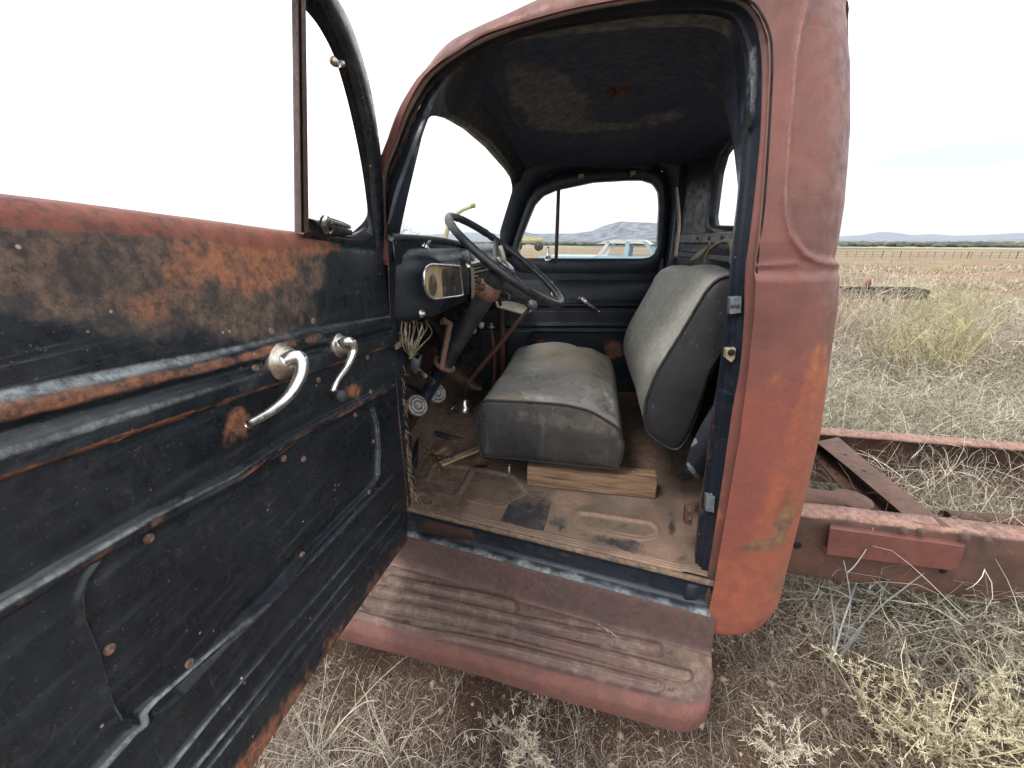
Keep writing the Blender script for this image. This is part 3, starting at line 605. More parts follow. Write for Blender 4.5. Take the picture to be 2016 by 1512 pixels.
Zg = lz2+np.maximum(crown[:, None]-lz2, 0)*(1-np.abs(Vv)**2.2)
G = np.dstack([Xg, Yg, Zg+CH]); px, py = proj(G)
wr = fbm(G*np.array((2.2, .7, 1)), 12, 4); reg = blob(px, py, 1085, 190, 90, 70, 20)
Zd = -.040*reg*(wr-.3)-.020*blob(px, py, 1230, 240, 150, 26, -8)+.004*(fbm(G, 4, 9)-.5)
Zd += -.016*np.exp(-(pdist(px, py, [(965, 140), (990, 185), (1020, 235), (1028, 245)])/9)**2)
G[..., 2] += Zd
mb = MB().grid(G)
la = {'grey': lambda V, px, py: (1.5*blob(px, py, 1080, 195, 85, 52, 30)*sstep(965, 985, px+(240-py)*.3)+.75*blob(px, py, 1310, 230, 60, 16, -12)+.6*blob(px, py, 1180, 250, 90, 10, 0))*(.25+1.4*fbm(V*np.array((2, .8, 1)), 16, 3)), 'rust': lambda V, px, py: .95*blob(px, py, 1217, 176, 24, 15, -35)*(.3+1.3*fbm(V, 60, 3))+.10*blob(px, py, 1280, 90, 120, 25, -5)}  # grey: torn lining, with the ceiling's sheen painted in as lighter patches
mb.obj('headliner', M['liner'], truck, attrs=la, flip=True)
# torn flap round the dome-light hole
hp = []
def ceil_at(px_, py_):
    q = proj(G); i = np.argmin((q[0]-px_)**2+(q[1]-py_)**2); return G.reshape(-1, 3)[i]
mb = MB(); cc = ceil_at(1217, 176)
for i in range(7):
    a = i*2*math.pi/7+.3; e = cc+np.array((math.cos(a)*.045, math.sin(a)*.03, -.002)); f = cc+np.array((math.cos(a+.5)*.03, math.sin(a+.5)*.022, -.02-.01*random.random()))
    mb.add([cc+np.array((math.cos(a)*.012, math.sin(a)*.01, .003)), e, f], [(0, 1, 2)])
mb.obj('torn_lining', simple('torn_lining_red', (.10, .045, .042), .8, 0, (.2, .12, .11), 60), truck, smooth=False, solid=.0015)
def ring(inner, outer, n=140, mids=(.0, 1.), c=None):
    """loft between two closed outlines, paired by angle; points are 3d, plane coordinates given by the two largest spans"""
    inner = np.array(inner); outer = np.array(outer); ctr = (inner.mean(0) if c is None else np.array(c))
    sp = np.ptp(inner, axis=0); ax = np.argsort(sp)[-2:]; ax.sort()
    def res(p):
        q = lin(np.vstack([p, p[:1]]), 1500); ang = np.arctan2(q[:, ax[1]]-ctr[ax[1]], q[:, ax[0]]-ctr[ax[0]])
        o = np.argsort(ang); return ang[o], q[o]
    ai, qi = res(inner); ao, qo = res(outer); A = np.linspace(-math.pi, math.pi, n, endpoint=False)
    I = np.stack([np.interp(A, ai, qi[:, k], period=2*math.pi) for k in range(3)], 1); O = np.stack([np.interp(A, ao, qo[:, k], period=2*math.pi) for k in range(3)], 1)
    return I, O
# far side: wall ring round the far door window
WO = [(1094, 510), (1034, 509), (1024, 504), (1020, 490), (1026, 468), (1040, 432), (1053, 402), (1069, 385), (1094, 374), (1169, 358), (1238, 354), (1265, 354), (1286, 361), (1296, 377), (1298, 406), (1294, 485), (1288, 500), (1280, 506), (1265, 509), (1159, 512)]
FO = [(1094, 545), (1018, 545), (1000, 530), (1004, 490), (1018, 446), (1036, 396), (1056, 362), (1084, 345), (1120, 336), (1169, 330), (1238, 324), (1275, 324), (1302, 334), (1315, 362), (1318, 406), (1310, 500), (1300, 545), (1270, 545), (1200, 545), (1150, 545)]
FS = lambda x, z: S2(x, z)
wo3 = [hit(x, y, FS, -.035) for x, y in WO]; fo3 = [hit(x, y, FS, -.02) for x, y in FO]
outr = [W3(-.50, 0, -.30), W3(-.495, 0, .05), W3(-.43, 0, .24), W3(-.36, 0, .37), W3(.1, 0, .39), W3(.38, 0, .36), W3(.43, 0, .2), W3(.43, 0, -.30)]
for p in outr: p[1] = FS(p[0], p[2]-CH)-.03
fdoor = D.objects.new('passenger_door', None); C.objects.link(fdoor); fdoor.parent = truck; fdoor.location = Vector((-.1, 2.3, .5))-truck.location; fdoor['label'] = 'closed far door with faded black inner panel'
I, O = ring(wo3, fo3, 160)
yo = lambda A, k: A+np.array((0, k, 0))
mb = MB(); mb.grid(np.array([yo(I, .045), yo(I, .004), I, I*.86+O*.14-np.array((0, .008, 0)), I*.5+O*.5-np.array((0, .014, 0)), I*.2+O*.8-np.array((0, .012, 0)), O, yo(O, .03)]), cv=True)
mb.obj('window_frame', M['navy'], fdoor, attrs={'brown': lambda V, px, py: .35*sstep(345, 325, py)+.2+0*px, 'wear': lambda V, px, py: .25*blob(px, py, 1010, 470, 8, 60, 20)})
Io, Oo = ring(fo3, outr, 160); mb = MB(); mb.grid(np.array([yo(Io, .0), yo(Io, .004)*.85+Oo*.15-np.array((0, .02, 0)), yo(Io, .0)*.6+Oo*.4-np.array((0, .04, 0)), yo(Oo, -.035)]), cv=True)
mb.obj('far_door_surround', M['navy'], truck, attrs={'brown': lambda V, px, py: .35*blob(px, py, 1200, 318, 150, 12, -3)})
# lower wall behind / door panel
gx = np.linspace(-.62, .43, 130); gz = np.linspace(-.87, -.085, 150); X, Z = np.meshgrid(gx, gz); Y = S2(X, Z)-.035
G = np.dstack([X, Y, Z+CH]); px, py = proj(G); dsp = 0*px
for yb, w, k in ((575, 5, .010), (583, 4, -.008), (601, 4, .010), (607, 3, -.012), (641, 3, .010), (646, 3, -.01)): dsp += k*np.exp(-((py-yb-(px-1150)*.0)/w)**2)
pan = inside(px, py, [(1050, 654), (1300, 656), (1400, 700), (1400, 1000), (1045, 1000), (1040, 670)]); dsp -= .02*pan
dsp += .008*np.exp(-((px-1305+.06*(py-540))/4)**2)*(py < 700)
G[..., 1] -= dsp
MB().grid(G).obj('inner_panel', M['navy'], fdoor, attrs={'wear': lambda V, px, py: .22*np.exp(-((py-600)/6)**2)+.12, 'rust': lambda V, px, py: (.75*blob(px, py, 1070, 690, 30, 26, 0)+.7*blob(px, py, 1205, 690, 30, 26, 0)+.3*blob(px, py, 1160, 512, 120, 4, 0))*(.4+1.2*fbm(V, 14, 2)), 'brown': lambda V, px, py: .3*blob(px, py, 1230, 540, 80, 30, 0)}, flip=False)
mb = MB(); mb.box(hit(1097.5, 436, FS, -.04), (.018, .018, .42), None, .004); mb.obj('vent_post', M['rustglass'], fdoor)
wg = [hit(x, y, FS, -.012) for x, y in WO]; mb = MB(); mb.add(wg, [tuple(range(len(wg)))]); mb.obj('window_glass', M['dustglass'], fdoor, smooth=False)
q = lambda x, y, o: hit(x, y, FS, o)
mb = MB(); mb.lathe(q(1143, 588, -.04), (0, -1, 0), [(0, .026), (.008, .025), (.012, .02), (.02, .018), (.03, .014), (.035, 0)], 20); hb = mb.obj('handle_escutcheon', M['dullchrome'], fdoor)
mb = MB(); mb.tube([q(1144, 588, -.06), q(1148, 590, -.10), q(1160, 600, -.10), q(1180, 613, -.085)], [.014, .014, .012, .006], 10, n=16); mb.obj('handle_lever', M['chrome'], fdoor)
mb = MB(); mb.tube([q(1087, 590, -.05), q(1087, 588, -.085), q(1086, 574, -.085), q(1085, 558, -.07)], [.013, .011, .008, .008], 10, n=14); mb.lathe(q(1085, 557, -.06), (0, -1, 0), [(0, .0), (0, .012), (.03, .014), (.034, 0)], 12); mb.obj('window_crank', M['chrome'], fdoor)
mb = MB(); mb.tube([q(1079, 509, -.05), q(1079, 502, -.06), q(1079, 486, -.055)], [.02, .008, .006], 8, n=8); mb.obj('vent_latch', M['chrome'], fdoor)
for x in (1105, 1125, 1165, 1235, 1268): MB().lathe(q(x, 590, -.04), (0, -1, 0), [(0, .006), (.003, .005), (.004, 0)], 8).obj('screw', M['bolt'], fdoor)
for i, (x, y) in enumerate(((1144, 348), (1246, 342))):
    a = q(x, y, -.06); mb = MB(); mb.add([a+np.array(v) for v in ((-.013, 0, .011), (.014, 0, .012), (.012, -.002, -.004 if i else -.010), (-.002 if i else -.004, -.004, -.009), (-.012, -.002, -.017))], [(0, 1, 2, 3, 4)]); mb.obj('paper_scrap', M['tape'], truck, smooth=False, solid=.001)
# windscreen surround
def WSx(z): return -.525+.38*z
def wsp(px_, py_, off=0):
    d = ray(px_, py_); t = (-.525+off)/(d[0]-.38*d[2]); return np.array((d[0]*t, d[1]*t, d[2]*t+CH))
WSO = [(769, 466), (769, 450), (785, 380), (813, 302), (839, 238), (848, 229), (862, 227), (885, 233), (920, 254), (960, 289), (998, 333), (1009, 350), (1013, 368), (1010, 400), (1000, 440), (988, 478), (983, 487), (975, 489), (930, 484), (850, 475)]
wi = [wsp(x, y, .0) for x, y in WSO]
def wse(y, z, o=.05): return W3(WSx(z)+o, y, z)
we = [wse(1.04, -.06, .0), wse(1.03, .1, .0), wse(1.03, .24, .0), wse(1.06, .34, .0), wse(1.3, .40, .0), wse(1.62, .42, .0), wse(1.95, .40, .0), wse(2.2, .33, .03), wse(2.24, .22), wse(2.26, .05), wse(2.26, -.06), wse(1.6, -.06)]
I, O = ring(wi, we, 180, c=[-.45, 1.62, CH+.13])
xo = lambda A, k: A+np.array((k, 0, 0))
fy = sstep(1.1, 1.6, I[:, 1])[:, None]; ux = np.array((1., 0, 0))
mb = MB(); mb.grid(np.array([I-ux*.012, I-ux*.003, I+ux*.006*fy, I*.95+O*.05+ux*.018*fy, I*.85+O*.15+ux*.016*fy, I*.5+O*.5+ux*.012*fy, O+ux*.01]), cv=True)
mb.obj('windscreen_surround', M['navy'], truck, attrs={'wear': lambda V, px, py: .22*blob(px, py, 1000, 430, 8, 60, 15)+.2*blob(px, py, 962, 255, 6, 14, 0), 'brown': lambda V, px, py: .2*blob(px, py, 790, 350, 12, 90, 20)})
mb = MB(); wg = [wsp(x, y, -.02) for x, y in WSO]; mb.add(wg, [tuple(range(len(wg)))]); mb.obj('windscreen', M['glass'], truck, smooth=False)
# exterior of the near A pillar
mb = MB(); a = [W3(-.545, S(-.54, 0)+.003, -.06)]+[hit(x, y, S, .003) for x, y in C1[:6]]
mb.loft([a, [p+np.array((-.02, .004, .0)) for p in a], [p+np.array((-.05, .045, 0)) for p in a], [p+np.array((-.03, .10, 0)) for p in a]], 24); mb.obj('front_pillar', M['oxide'], truck)
# inner side of front pillar between jamb and windscreen
mb = MB(); c3 = [W3(-.575, S(-.55, 0)+.055, -.86), W3(-.575, S(-.55, 0)+.055, -.3), W3(-.55, S(-.54, 0)+.055, -.05)]+[hit(x, y, S, .055) for x, y in C3[:8]]
ww = [W3(-.64, 1.10, -.86), W3(-.64, 1.09, -.3), W3(-.60, 1.08, -.05)]+[wsp(x, y, .0) for x, y in ((768, 440), (785, 381), (804, 326), (824, 275), (842, 230), (860, 224), (886, 228), (915, 246))]
mb.loft([c3, [(p+r)/2 for p, r in zip(c3, ww)], ww], 50); mb.obj('front_pillar_lining', M['navy'], truck, attrs={'brown': lambda V, px, py: .3+0*px})
# back wall with window
bx = lambda y, z: .50-.035*((y-YC)/.6)**2-.0*z
bo = [(1.255, .10), (1.25, .25), (1.28, .33), (1.36, .36), (1.62, .37), (1.88, .36), (1.97, .33), (1.995, .27), (1.98, .10), (1.95, .065), (1.62, .05), (1.29, .065)]
yout = [(.97, -.87), (1.0, .25), (1.12, .38), (1.62, .46), (2.18, .40), (2.27, .30), (2.27, -.87), (1.62, -.87)]
bi = [W3(bx(y, z), y, z) for y, z in bo]; be = [W3(bx(y, z), y, z) for y, z in lin(np.array(yout), 60)]
I, O = ring(bi, be, 160, c=[.5, YC, CH+.2])
G = np.array([xo(I, .02), xo(I, .010), xo(I, -.002)]+[xo(I*(1-t)+O*t, -.018*(t < .12)) for t in (.05, .1, .13, .3, .5, .7, .85, 1.)])
dY = np.abs(G[..., 1]-YC)-.42; G[3:, :, 0] -= np.where(dY[3:] > 0, .32*np.clip(dY[3:], 0, .3)**1.6/.3**.6*1.2, 0)
mb = MB(); mb.grid(G, cv=True); mb.obj('back_wall', M['navy'], truck, attrs={'wear': lambda V, px, py: .35*blob(px, py, 1420, 370, 10, 80, 0)+.3*blob(px, py, 1385, 400, 20, 50, 0)*fbm(V, 20, 2)*2})
# ledges on the back wall
bl = lambda y, o: .50-.035*((y-YC)/.6)**2-(.32*max(0, abs(y-YC)-.42)**1.6/.3**.6*1.2)-o
yy = np.linspace(1.0, 2.2, 40)
mb = MB(); mb.loft([[W3(bl(y, .0), y, .035) for y in yy], [W3(bl(y, .045), y, .03) for y in yy], [W3(bl(y, .045), y, -.005) for y in yy], [W3(bl(y, .0), y, -.01) for y in yy]]); mb.loft([[W3(bl(y, .0), y, -.045) for y in yy], [W3(bl(y, .03), y, -.05) for y in yy], [W3(bl(y, .03), y, -.07) for y in yy], [W3(bl(y, .0), y, -.075) for y in yy]])
mb.obj('rear_ledge', M['navy'], truck, autos=30, attrs={'wear': lambda V, px, py: .28+0*px})
mb = MB(); mb.box(W3(.40, 2.25, -.25), (.05, .03, 1.2), None, .006); mb.obj('far_rear_pillar', M['navy'], truck)
for i in range(6): 
    y = 1.2+i*.16; MB().lathe(W3(bl(y, .046), y, .012), (-1, 0, 0), [(0, .008), (.003, .006), (.004, 0)], 8).obj('bolt', M['bolt'], truck)
mb = MB(); mb.tube([P(1330, 505, x=.30), P(1337, 440, x=.32), P(1332, 370, x=.33)], .006, 6, n=10); mb.tube([P(1361, 512, x=.36), P(1385, 497, x=.36), P(1398, 480, x=.36)], [.004, .013, .004], 6, n=10); mb.obj('loose_trim', M['tape'], truck)
mb = MB(); mb.tube([P(1386, 532, x=.40), P(1392, 500, x=.40), P(1412, 480, x=.40), P(1434, 474, x=.40), P(1441, 486, x=.40), P(1440, 520, x=.40)], .006, 8, n=30); mb.obj('bare_cable', M['wire'], truck)
# ---- floor, sill, running board ------------------------------------------------
FZ = -.85
SX = np.linspace(-.70, .47, 500); 
def fl(x, y): return np.array([x, y, FZ+CH])
fx = np.linspace(-.62, .53, 440); fv = np.linspace(0, 1, 300)**1.3
Xf, Vf = np.meshgrid(fx, fv); Y0 = S(Xf, 0)+.012+1.6*np.maximum(0, Xf-.36); Yf = Y0+Vf*(S2(Xf)-.02-Y0)
Gf = np.dstack([Xf, Yf, 0*Xf+FZ+CH]); px, py = proj(Gf)
def rpoly(pts): return lin(np.array(pts+[pts[0]], float), 60)
emb = [[(842, 950), (855, 915), (925, 922), (905, 960), (893, 974), (852, 966)], [(906, 975), (935, 922), (1010, 938), (1035, 970), (985, 995), (930, 984)], [(1134, 1022), (1140, 1010), (1175, 1014), (1280, 1030), (1292, 1040), (1290, 1055), (1265, 1060), (1160, 1042), (1138, 1034)], [(815, 975), (835, 972), (852, 985), (845, 995), (818, 988)]]
dz = 0*px
for e in emb:
    ee = [tuple(p) for p in e]; d_ = pdist(px, py, rpoly(ee)); s_ = np.where(inside(px, py, ee), d_, -d_); dz += -.007*sstep(-2, 4, s_)+.002*np.exp(-((s_+3)/3)**2)
for (cx_, cy_, r_) in ((989, 991, 8), (945, 912, 17)): dz -= .08*(((px-cx_)/r_)**2+((py-cy_)/(r_*.55))**2 < 1)
dz -= .02*(((px-979)/4)**2+((py-994)/2.5)**2 < 1)
dz += .006*sstep(1330, 1345, px+(py-1000)*-.05)*(py > 900)
for o in (0, 9, 18): dz += .004*np.exp(-((Yf-Y0-.008-o*.0011)/.0028)**2)
# tunnel and toe board
dz += .10*np.exp(-((Yf-1.63)/.16)**4)*sstep(-.25, -.55, Xf)
dz += .0035*(fbm(Gf, 9, 2)-.5)+.012*(fbm(Gf, 16, 6)-.4)*sstep(-.33, -.5, Xf)*sstep(0, .08, Yf-Y0)
Gf[..., 2] += dz
blk = [(1003, 965), (1090, 968), (1085, 995), (1070, 1045), (1040, 1040), (985, 1025), (1000, 995)]
fa = {'black': lambda V, px, py: 1.0*inside(px, py, blk)*(.45+.75*fbm(V, 26, 3))+.8*blob(px, py, 1100, 1030, 22, 16, 20)+.55*blob(px, py, 1190, 1062, 60, 10, 12)+.75*blob(px, py, 1250, 1080, 45, 14, 15)+.7*blob(px, py, 1322, 1035, 10, 28, 0)+.65*blob(px, py, 1205, 1035, 50, 10, 8)*(.3+fbm(V, 40, 3))+.6*blob(px, py, 830, 984, 14, 6, 15)+.5*blob(px, py, 1345, 1100, 16, 14, 0)+.9*(dz.ravel() < -.03),
      'grime': lambda V, px, py: .5*blob(px, py, 1100, 975, 120, 18, 8)+.45*blob(px, py, 960, 960, 90, 30, 5)+.4*blob(px, py, 880, 945, 40, 25, 5)+.5*blob(px, py, 1180, 1035, 110, 22, 8)+.25,
      'sand': lambda V, px, py: .85*np.maximum.reduce([np.exp(-((pdist(px, py, rpoly([tuple(p) for p in e]))-1)/3.2)**2) for e in emb])+.65*blob(px, py, 1290, 1085, 70, 30, 10)+.6*blob(px, py, 1110, 1000, 30, 40, 60)+.5*blob(px, py, 1130, 980, 100, 15, 6)+.4*sstep(.05, 0, V[:, 1]-S(V[:, 0], 0)-.012),
      'soil': lambda V, px, py: sstep(-.30, -.42, V[:, 0])*.85+sstep(.35, .6, V[:, 1]-S(V[:, 0], 0))*.8}
mb = MB().grid(Gf)
# toe board up to the firewall
tx = np.linspace(-.62, -1.0, 60); ty = np.linspace(1.02, 2.24, 120); TX, TY = np.meshgrid(tx, ty, indexing='ij'); TZ = FZ+.26*sstep(-.62, -.98, TX)*1.0+.08*(-.62-TX)+.10*np.exp(-((TY-1.63)/.16)**4)
Gt = np.dstack([TX, TY, TZ+CH]); Gt[..., 2] += .01*(fbm(Gt, 14, 6)-.5)
floor_o = mb.obj('floor_pan', M['floor'], truck, attrs=fa)
MB().grid(Gt).obj('toe_board', M['floor'], truck, attrs={'soil': lambda V, px, py: .9+0*px, 'black': lambda V, px, py: sstep(-.70, -.95, V[:, 0])*.8}, flip=True)
# firewall and kick panels
mb = MB(); mb.grid(np.array([[W3(-1.0, y, z) for y in np.linspace(1.0, 2.26, 20)] for z in np.linspace(-.6, -.03, 16)])); fwl = mb.obj('firewall', M['navy'], truck, attrs={'brown': lambda V, px, py: .25+.3*fbm(V, 6, 3)})
mb = MB(); mb.grid(np.array([[W3(x, 1.07 if x > -.6 else 1.05, z) for x in np.linspace(-1.0, -.56, 8)] for z in (FZ, -.5, -.03)])); mb.obj('kick_panel', M['navy'], truck); mb = MB(); mb.grid(np.array([[W3(x, 2.24, z) for x in np.linspace(-1.0, -.56, 8)] for z in (FZ, -.5, -.03)])); mb.obj('kick_panel', M['navy'], truck, attrs={'brown': lambda V, px, py: .5+0*px})
# heater box, bracing and cables on the firewall
mb = MB(); mb.box(W3(-.90, 1.62, -.36), (.16, .30, .26), None, .03); mb.lathe(W3(-.82, 1.62, -.36), (1, 0, 0), [(0, .10), (.02, .10), (.02, .03), (.03, .03), (.03, 0)], 24); mb.obj('heater_box', M['brownmetal'], truck, autos=40)
mb = MB(); mb.tube([W3(-.86, 1.78, -.30), W3(-.75, 1.85, -.42), W3(-.78, 1.9, -.62), W3(-.9, 1.8, -.70)], .018, 8, n=20); mb.tube([W3(-.8, 1.42, -.5), W3(-.7, 1.5, -.62), W3(-.76, 1.62, -.72)], .012, 8, n=16)
for i in range(6): mb.tube([W3(-.9, 1.45, -.40-.018*i), W3(-.8, 1.46, -.41-.018*i)], .005, 6)
mb.obj('heater_hose', M['rubber'], truck)
# sill profile + running board
nx = 520
def sillrow(dy, z): return [W3(x, S(x, 0)+dy, z) for x in np.linspace(-.66, .366, nx)]
prof = [(.014, FZ), (.006, FZ+.002), (.002, FZ-.003), (.001, FZ-.014), (.007, FZ-.02), (.010, FZ-.055), (.009, FZ-.076), (.003, FZ-.083), (-.018, FZ-.086), (-.024, FZ-.091)]
rowsS = []
for (a, b) in zip(prof[:-1], prof[1:]):
    for t in (0, .33, .66): rowsS.append(sillrow(a[0]+(b[0]-a[0])*t, a[1]+(b[1]-a[1])*t))
rowsS.append(sillrow(*prof[-1]))
mb = MB().grid(np.array(rowsS))
mb.obj('door_sill', M['navy'], truck, attrs={'dust': lambda V, px, py: 1.1*sstep(FZ-.013, FZ-.005, V[:, 2]-CH)+.25*fbm(V, 9, 3), 'wear': lambda V, px, py: .62*sstep(FZ-.080, FZ-.086, V[:, 2]-CH)*(.2+1.2*fbm(V, 20, 3)), 'brown': lambda V, px, py: .6*fbm(V*np.array((.5, 1, 1)), 8, 3)*(V[:, 2]-CH < FZ-.02)})
MB().box(hit(1357, 1160, S, .03), (.035, .05, .085), None, .004).obj('sill_block', M['navy'], truck, attrs=None)
RZ = -1.035
bxs = np.linspace(-.95, .374, 560); tv_ = np.linspace(0, 1, 230)
oy = lambda x: np.interp(x, [-.95, -.62, -.157, .3, .385], [.768, .757, .728, .704, .700])
Xb, Tb = np.meshgrid(bxs, tv_)
Yi = S(Xb, 0)-.024; Yo = oy(Xb)-.0
s_ = Tb
Yb = Yi+(Yo-Yi)*np.clip(s_/.86, 0, 1); Zb = np.full_like(Xb, RZ)
Zb += (FZ-.091-RZ)*(1-sstep(0, .17, s_))                                   # apron rising to the sill
px, py = proj(np.dstack([Xb, Yb, Zb+CH]))
ribs = [[(772, 1142), (830, 1155), (930, 1172), (1006, 1190)], [(748, 1162), (870, 1186), (1010, 1218), (1130, 1243), (1230, 1262), (1294, 1277)], [(727, 1184), (860, 1208), (1000, 1238), (1180, 1285), (1290, 1314), (1352, 1330)], [(703, 1211), (830, 1246), (900, 1256), (1000, 1276), (1120, 1306), (1240, 1336), (1298, 1350)]]
rz = 0*px
for L_ in ribs: rz += .0085*sstep(9, 3.5, pdist(px, py, L_))-.003*np.exp(-((pdist(px, py, L_)-13)/4)**2)
rz *= sstep(.12, .2, s_)*(1-sstep(.84, .88, s_)); Zb += rz
for (cx_, cy_) in ((799, 1223), (1318, 1284), (1327, 1358), (852, 1144)): Zb -= .01*(((px-cx_)/6)**2+((py-cy_)/4.5)**2 < 1)
roll = np.clip((s_-.84)/.16, 0, 1); a_r = roll*math.radians(112); R_ = .033
Yb -= R_*np.sin(a_r)*1.0; Zb -= R_*(1-np.cos(a_r))+.024*np.clip((roll-.7)/.3, 0, 1)+.0
Zb += .010*np.exp(-((roll-.22)/.16)**2)*sstep(-.62, -.3, Xb)*0
dent = blob(px, py, 880, 1280, 130, 26, 12); Yb += .012*dent*roll
# rounded rear corner
er = np.clip((Xb-(.374-.11))/.11, 0, 1); er = 1-np.sqrt(1-er**2*.999); outw = np.clip((.90-Yb)/.14, 0, 1)
Yb += .085*er*np.clip((s_-.2)*1.3, 0, 1); er2 = np.clip((Xb-.344)/.03, 0, 1); Zb -= .028*(1-np.sqrt(1-er2**2*.999))*sstep(.1, .4, s_)
Gb = np.dstack([Xb-.022*sstep(.5, 1, s_)*sstep(.1, .374, Xb), Yb, Zb+CH]); Gb[..., 2] += .003*(fbm(Gb, 10, 3)-.5)
mb = MB().grid(Gb); mb.loft([Gb[:, -1], Gb[:, -1]-np.array((-.002, 0, .03)), Gb[:, -1]-np.array((.0, 0, .055))])
Rl = np.tile(roll.ravel(), 1); nb = Gb[..., 0].size
pad = lambda a: np.r_[a, np.full(3*230, a[-1])]
ba = {'dust': lambda V, px, py: pad((.62*sstep(.1, .25, s_)*(1-sstep(.82, .9, s_))).ravel())*(.35+1.25*fbm(V*np.array((.7, 1, 1)), 14, 3))*(.75+.5*sstep(1000, 750, px))+.5*blob(px, py, 1340, 1310, 40, 40, 0),
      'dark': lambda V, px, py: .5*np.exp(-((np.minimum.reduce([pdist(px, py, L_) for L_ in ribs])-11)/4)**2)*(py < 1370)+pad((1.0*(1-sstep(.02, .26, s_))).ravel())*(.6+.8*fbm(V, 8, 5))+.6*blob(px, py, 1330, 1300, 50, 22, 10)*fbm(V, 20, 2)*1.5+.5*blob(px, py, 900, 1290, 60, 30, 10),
      'pink': lambda V, px, py: pad(sstep(.82, .9, s_).ravel())*.9*(.6+.6*fbm(V, 5, 1)), 'wear': lambda V, px, py: pad((.3*sstep(.05, .0, s_)).ravel())}
mb.obj('running_board', M['board'], truck, attrs=ba)
mb = MB(); mb.tube([P(1176, 1228, z=RZ+.006), P(1196, 1240, z=RZ+.012), P(1218, 1256, z=RZ+.008)], .0012, 5, n=10); mb.tube([P(1193, 1238, z=RZ+.01), P(1200, 1250, z=RZ+.005)], .0009, 5)
tag(mb.obj('twig', M['wire']), 'thin pale curved twig lying on the ribbed running board', 'twig')
# under-body: inner sill skirt and floor support
mb = MB(); mb.grid(np.array([[W3(x, S(x, 0)+.09, FZ-.03) for x in (-.6, .35)], [W3(x, S(x, 0)+.09, FZ-.17) for x in (-.6, .35)]])); mb.box(W3(-.05, 1.3, FZ-.05), (.9, .6, .04)); mb.obj('floor_support', M['chassis'], truck)
# ---- dashboard -------------------------------------------------------------------
DXF = -.465
dy_ = np.linspace(1.02, 2.23, 170)
dprof = [(-.56, -.012), (-.53, -.018), (-.505, -.026), (-.485, -.040), (-.472, -.062), (-.466, -.09), (DXF, -.13), (DXF, -.17), (-.468, -.20), (-.475, -.215), (-.49, -.225), (-.53, -.225), (-.6, -.18)]
dp = crom(dprof, 70); G = np.zeros((70, 170, 3))
for j, y in enumerate(dy_):
    G[:, j, 0] = dp[:, 0]; G[:, j, 1] = y; G[:, j, 2] = dp[:, 1]+CH
bul = sstep(1.15, 1.19, G[..., 1])*(1-sstep(1.44, 1.47, G[..., 1]))*sstep(-.205, -.175, G[..., 2]-CH)*sstep(-.035, -.065, G[..., 2]-CH)
G[..., 0] += .014*bul-.095*(1-sstep(1.03, 1.20, G[..., 1]))**1.5+.004*(fbm(G, 8, 3)-.5)
G[..., 2] += .0*bul
dash = D.objects.new('dashboard', None); C.objects.link(dash); dash.parent = truck; dash.location = Vector((-.47, 1.62, CH-.13))-truck.location
mb = MB().grid(G); mb.loft([G[:, 0], G[:, 0]+np.array((-.03, .0, 0))])
mb.obj('dash_panel', M['navy'], dash, attrs={'wear': lambda V, px, py: .36*blob(px, py, 800, 560, 9, 60, 0)+.50*sstep(-.065, -.03, V[:, 2]-CH), 'dust': lambda V, px, py: .25*sstep(-.055, -.03, V[:, 2]-CH), 'brown': lambda V, px, py: .3*blob(px, py, 900, 600, 60, 12, 0), 'rust': lambda V, px, py: .35*blob(px, py, 825, 570, 6, 25, 0)})
mb = MB(); mb.tube([P(770, 467, x=-.49), P(820, 469, x=-.49), P(870, 473, x=-.50), P(905, 480, x=-.50), P(925, 486, x=-.50)], .009, 8, n=24); mb.obj('screen_seal', M['rubber'], dash)
dq = lambda x, y, o=.016: P(x, y, x=DXF+o)
GB = [(835, 541), (838, 530), (846, 522.5), (856, 521), (880, 522.5), (902, 524), (904.5, 525.5), (905.5, 529), (908, 550), (911.5, 577), (911.5, 580), (909, 582), (880, 586), (857, 589), (848, 586), (839, 573), (835.5, 556)]
gb = crom([dq(*p) for p in GB+[GB[0]]], 80)[:-1]
MB().tube(gb, .0040, 8, closed=True).obj('gauge_bezel', M['chrome'], dash)
gc = gb.mean(0)
m, t, b = mat('gauge_face'); N = NT(t); N.L(N.mix(N.rng(N.noise(9, 3), .4, .6), (.72, .58, .36), (.55, .44, .28)), b.inputs['Base Color']); b.inputs['Roughness'].default_value = .6; M['gface'] = m  # tan tones put the glass's yellowish reflection into the face colour
mb = MB(); fb = gb-np.array((.005, 0, 0)); mb.add(fb, [tuple(range(len(fb)))]); mb.obj('gauge_face', M['gface'], dash, smooth=False)
mb = MB(); c = P(852, 562, x=DXF+.0125); mb.lathe(c, (1, 0, 0), [(0, .030), (.0015, .030), (.0015, .0)], 28); mb.obj('speedometer_dial', M['coltube'], dash)
mb = MB(); mb.box(c+np.array((.003, -.002, .005)), (.001, .002, .03), None); mb.obj('gauge_needle', simple('needle_orange', (.5, .12, .04), .5), dash)
for x in (876, 895): mb = MB(); mb.box(P(x, 570, x=DXF+.0135), (.002, .020, .018), None, .0005); mb.obj('small_gauge', M['ceramic'], dash)
mb = MB(); fb = gb+np.array((.0015, 0, 0)); mb.add(fb, [tuple(range(len(fb)))]); mb.obj('gauge_glass', M['gaugeglass'], dash, smooth=False)
mb = MB()
for i in range(9): mb.box(P(921, 533+i*5.6, x=DXF+.016), (.004, .034, .003), None, .001)
mb.obj('dash_ribs', M['navy'], dash, attrs={'wear': lambda V, px, py: .3+0*px})
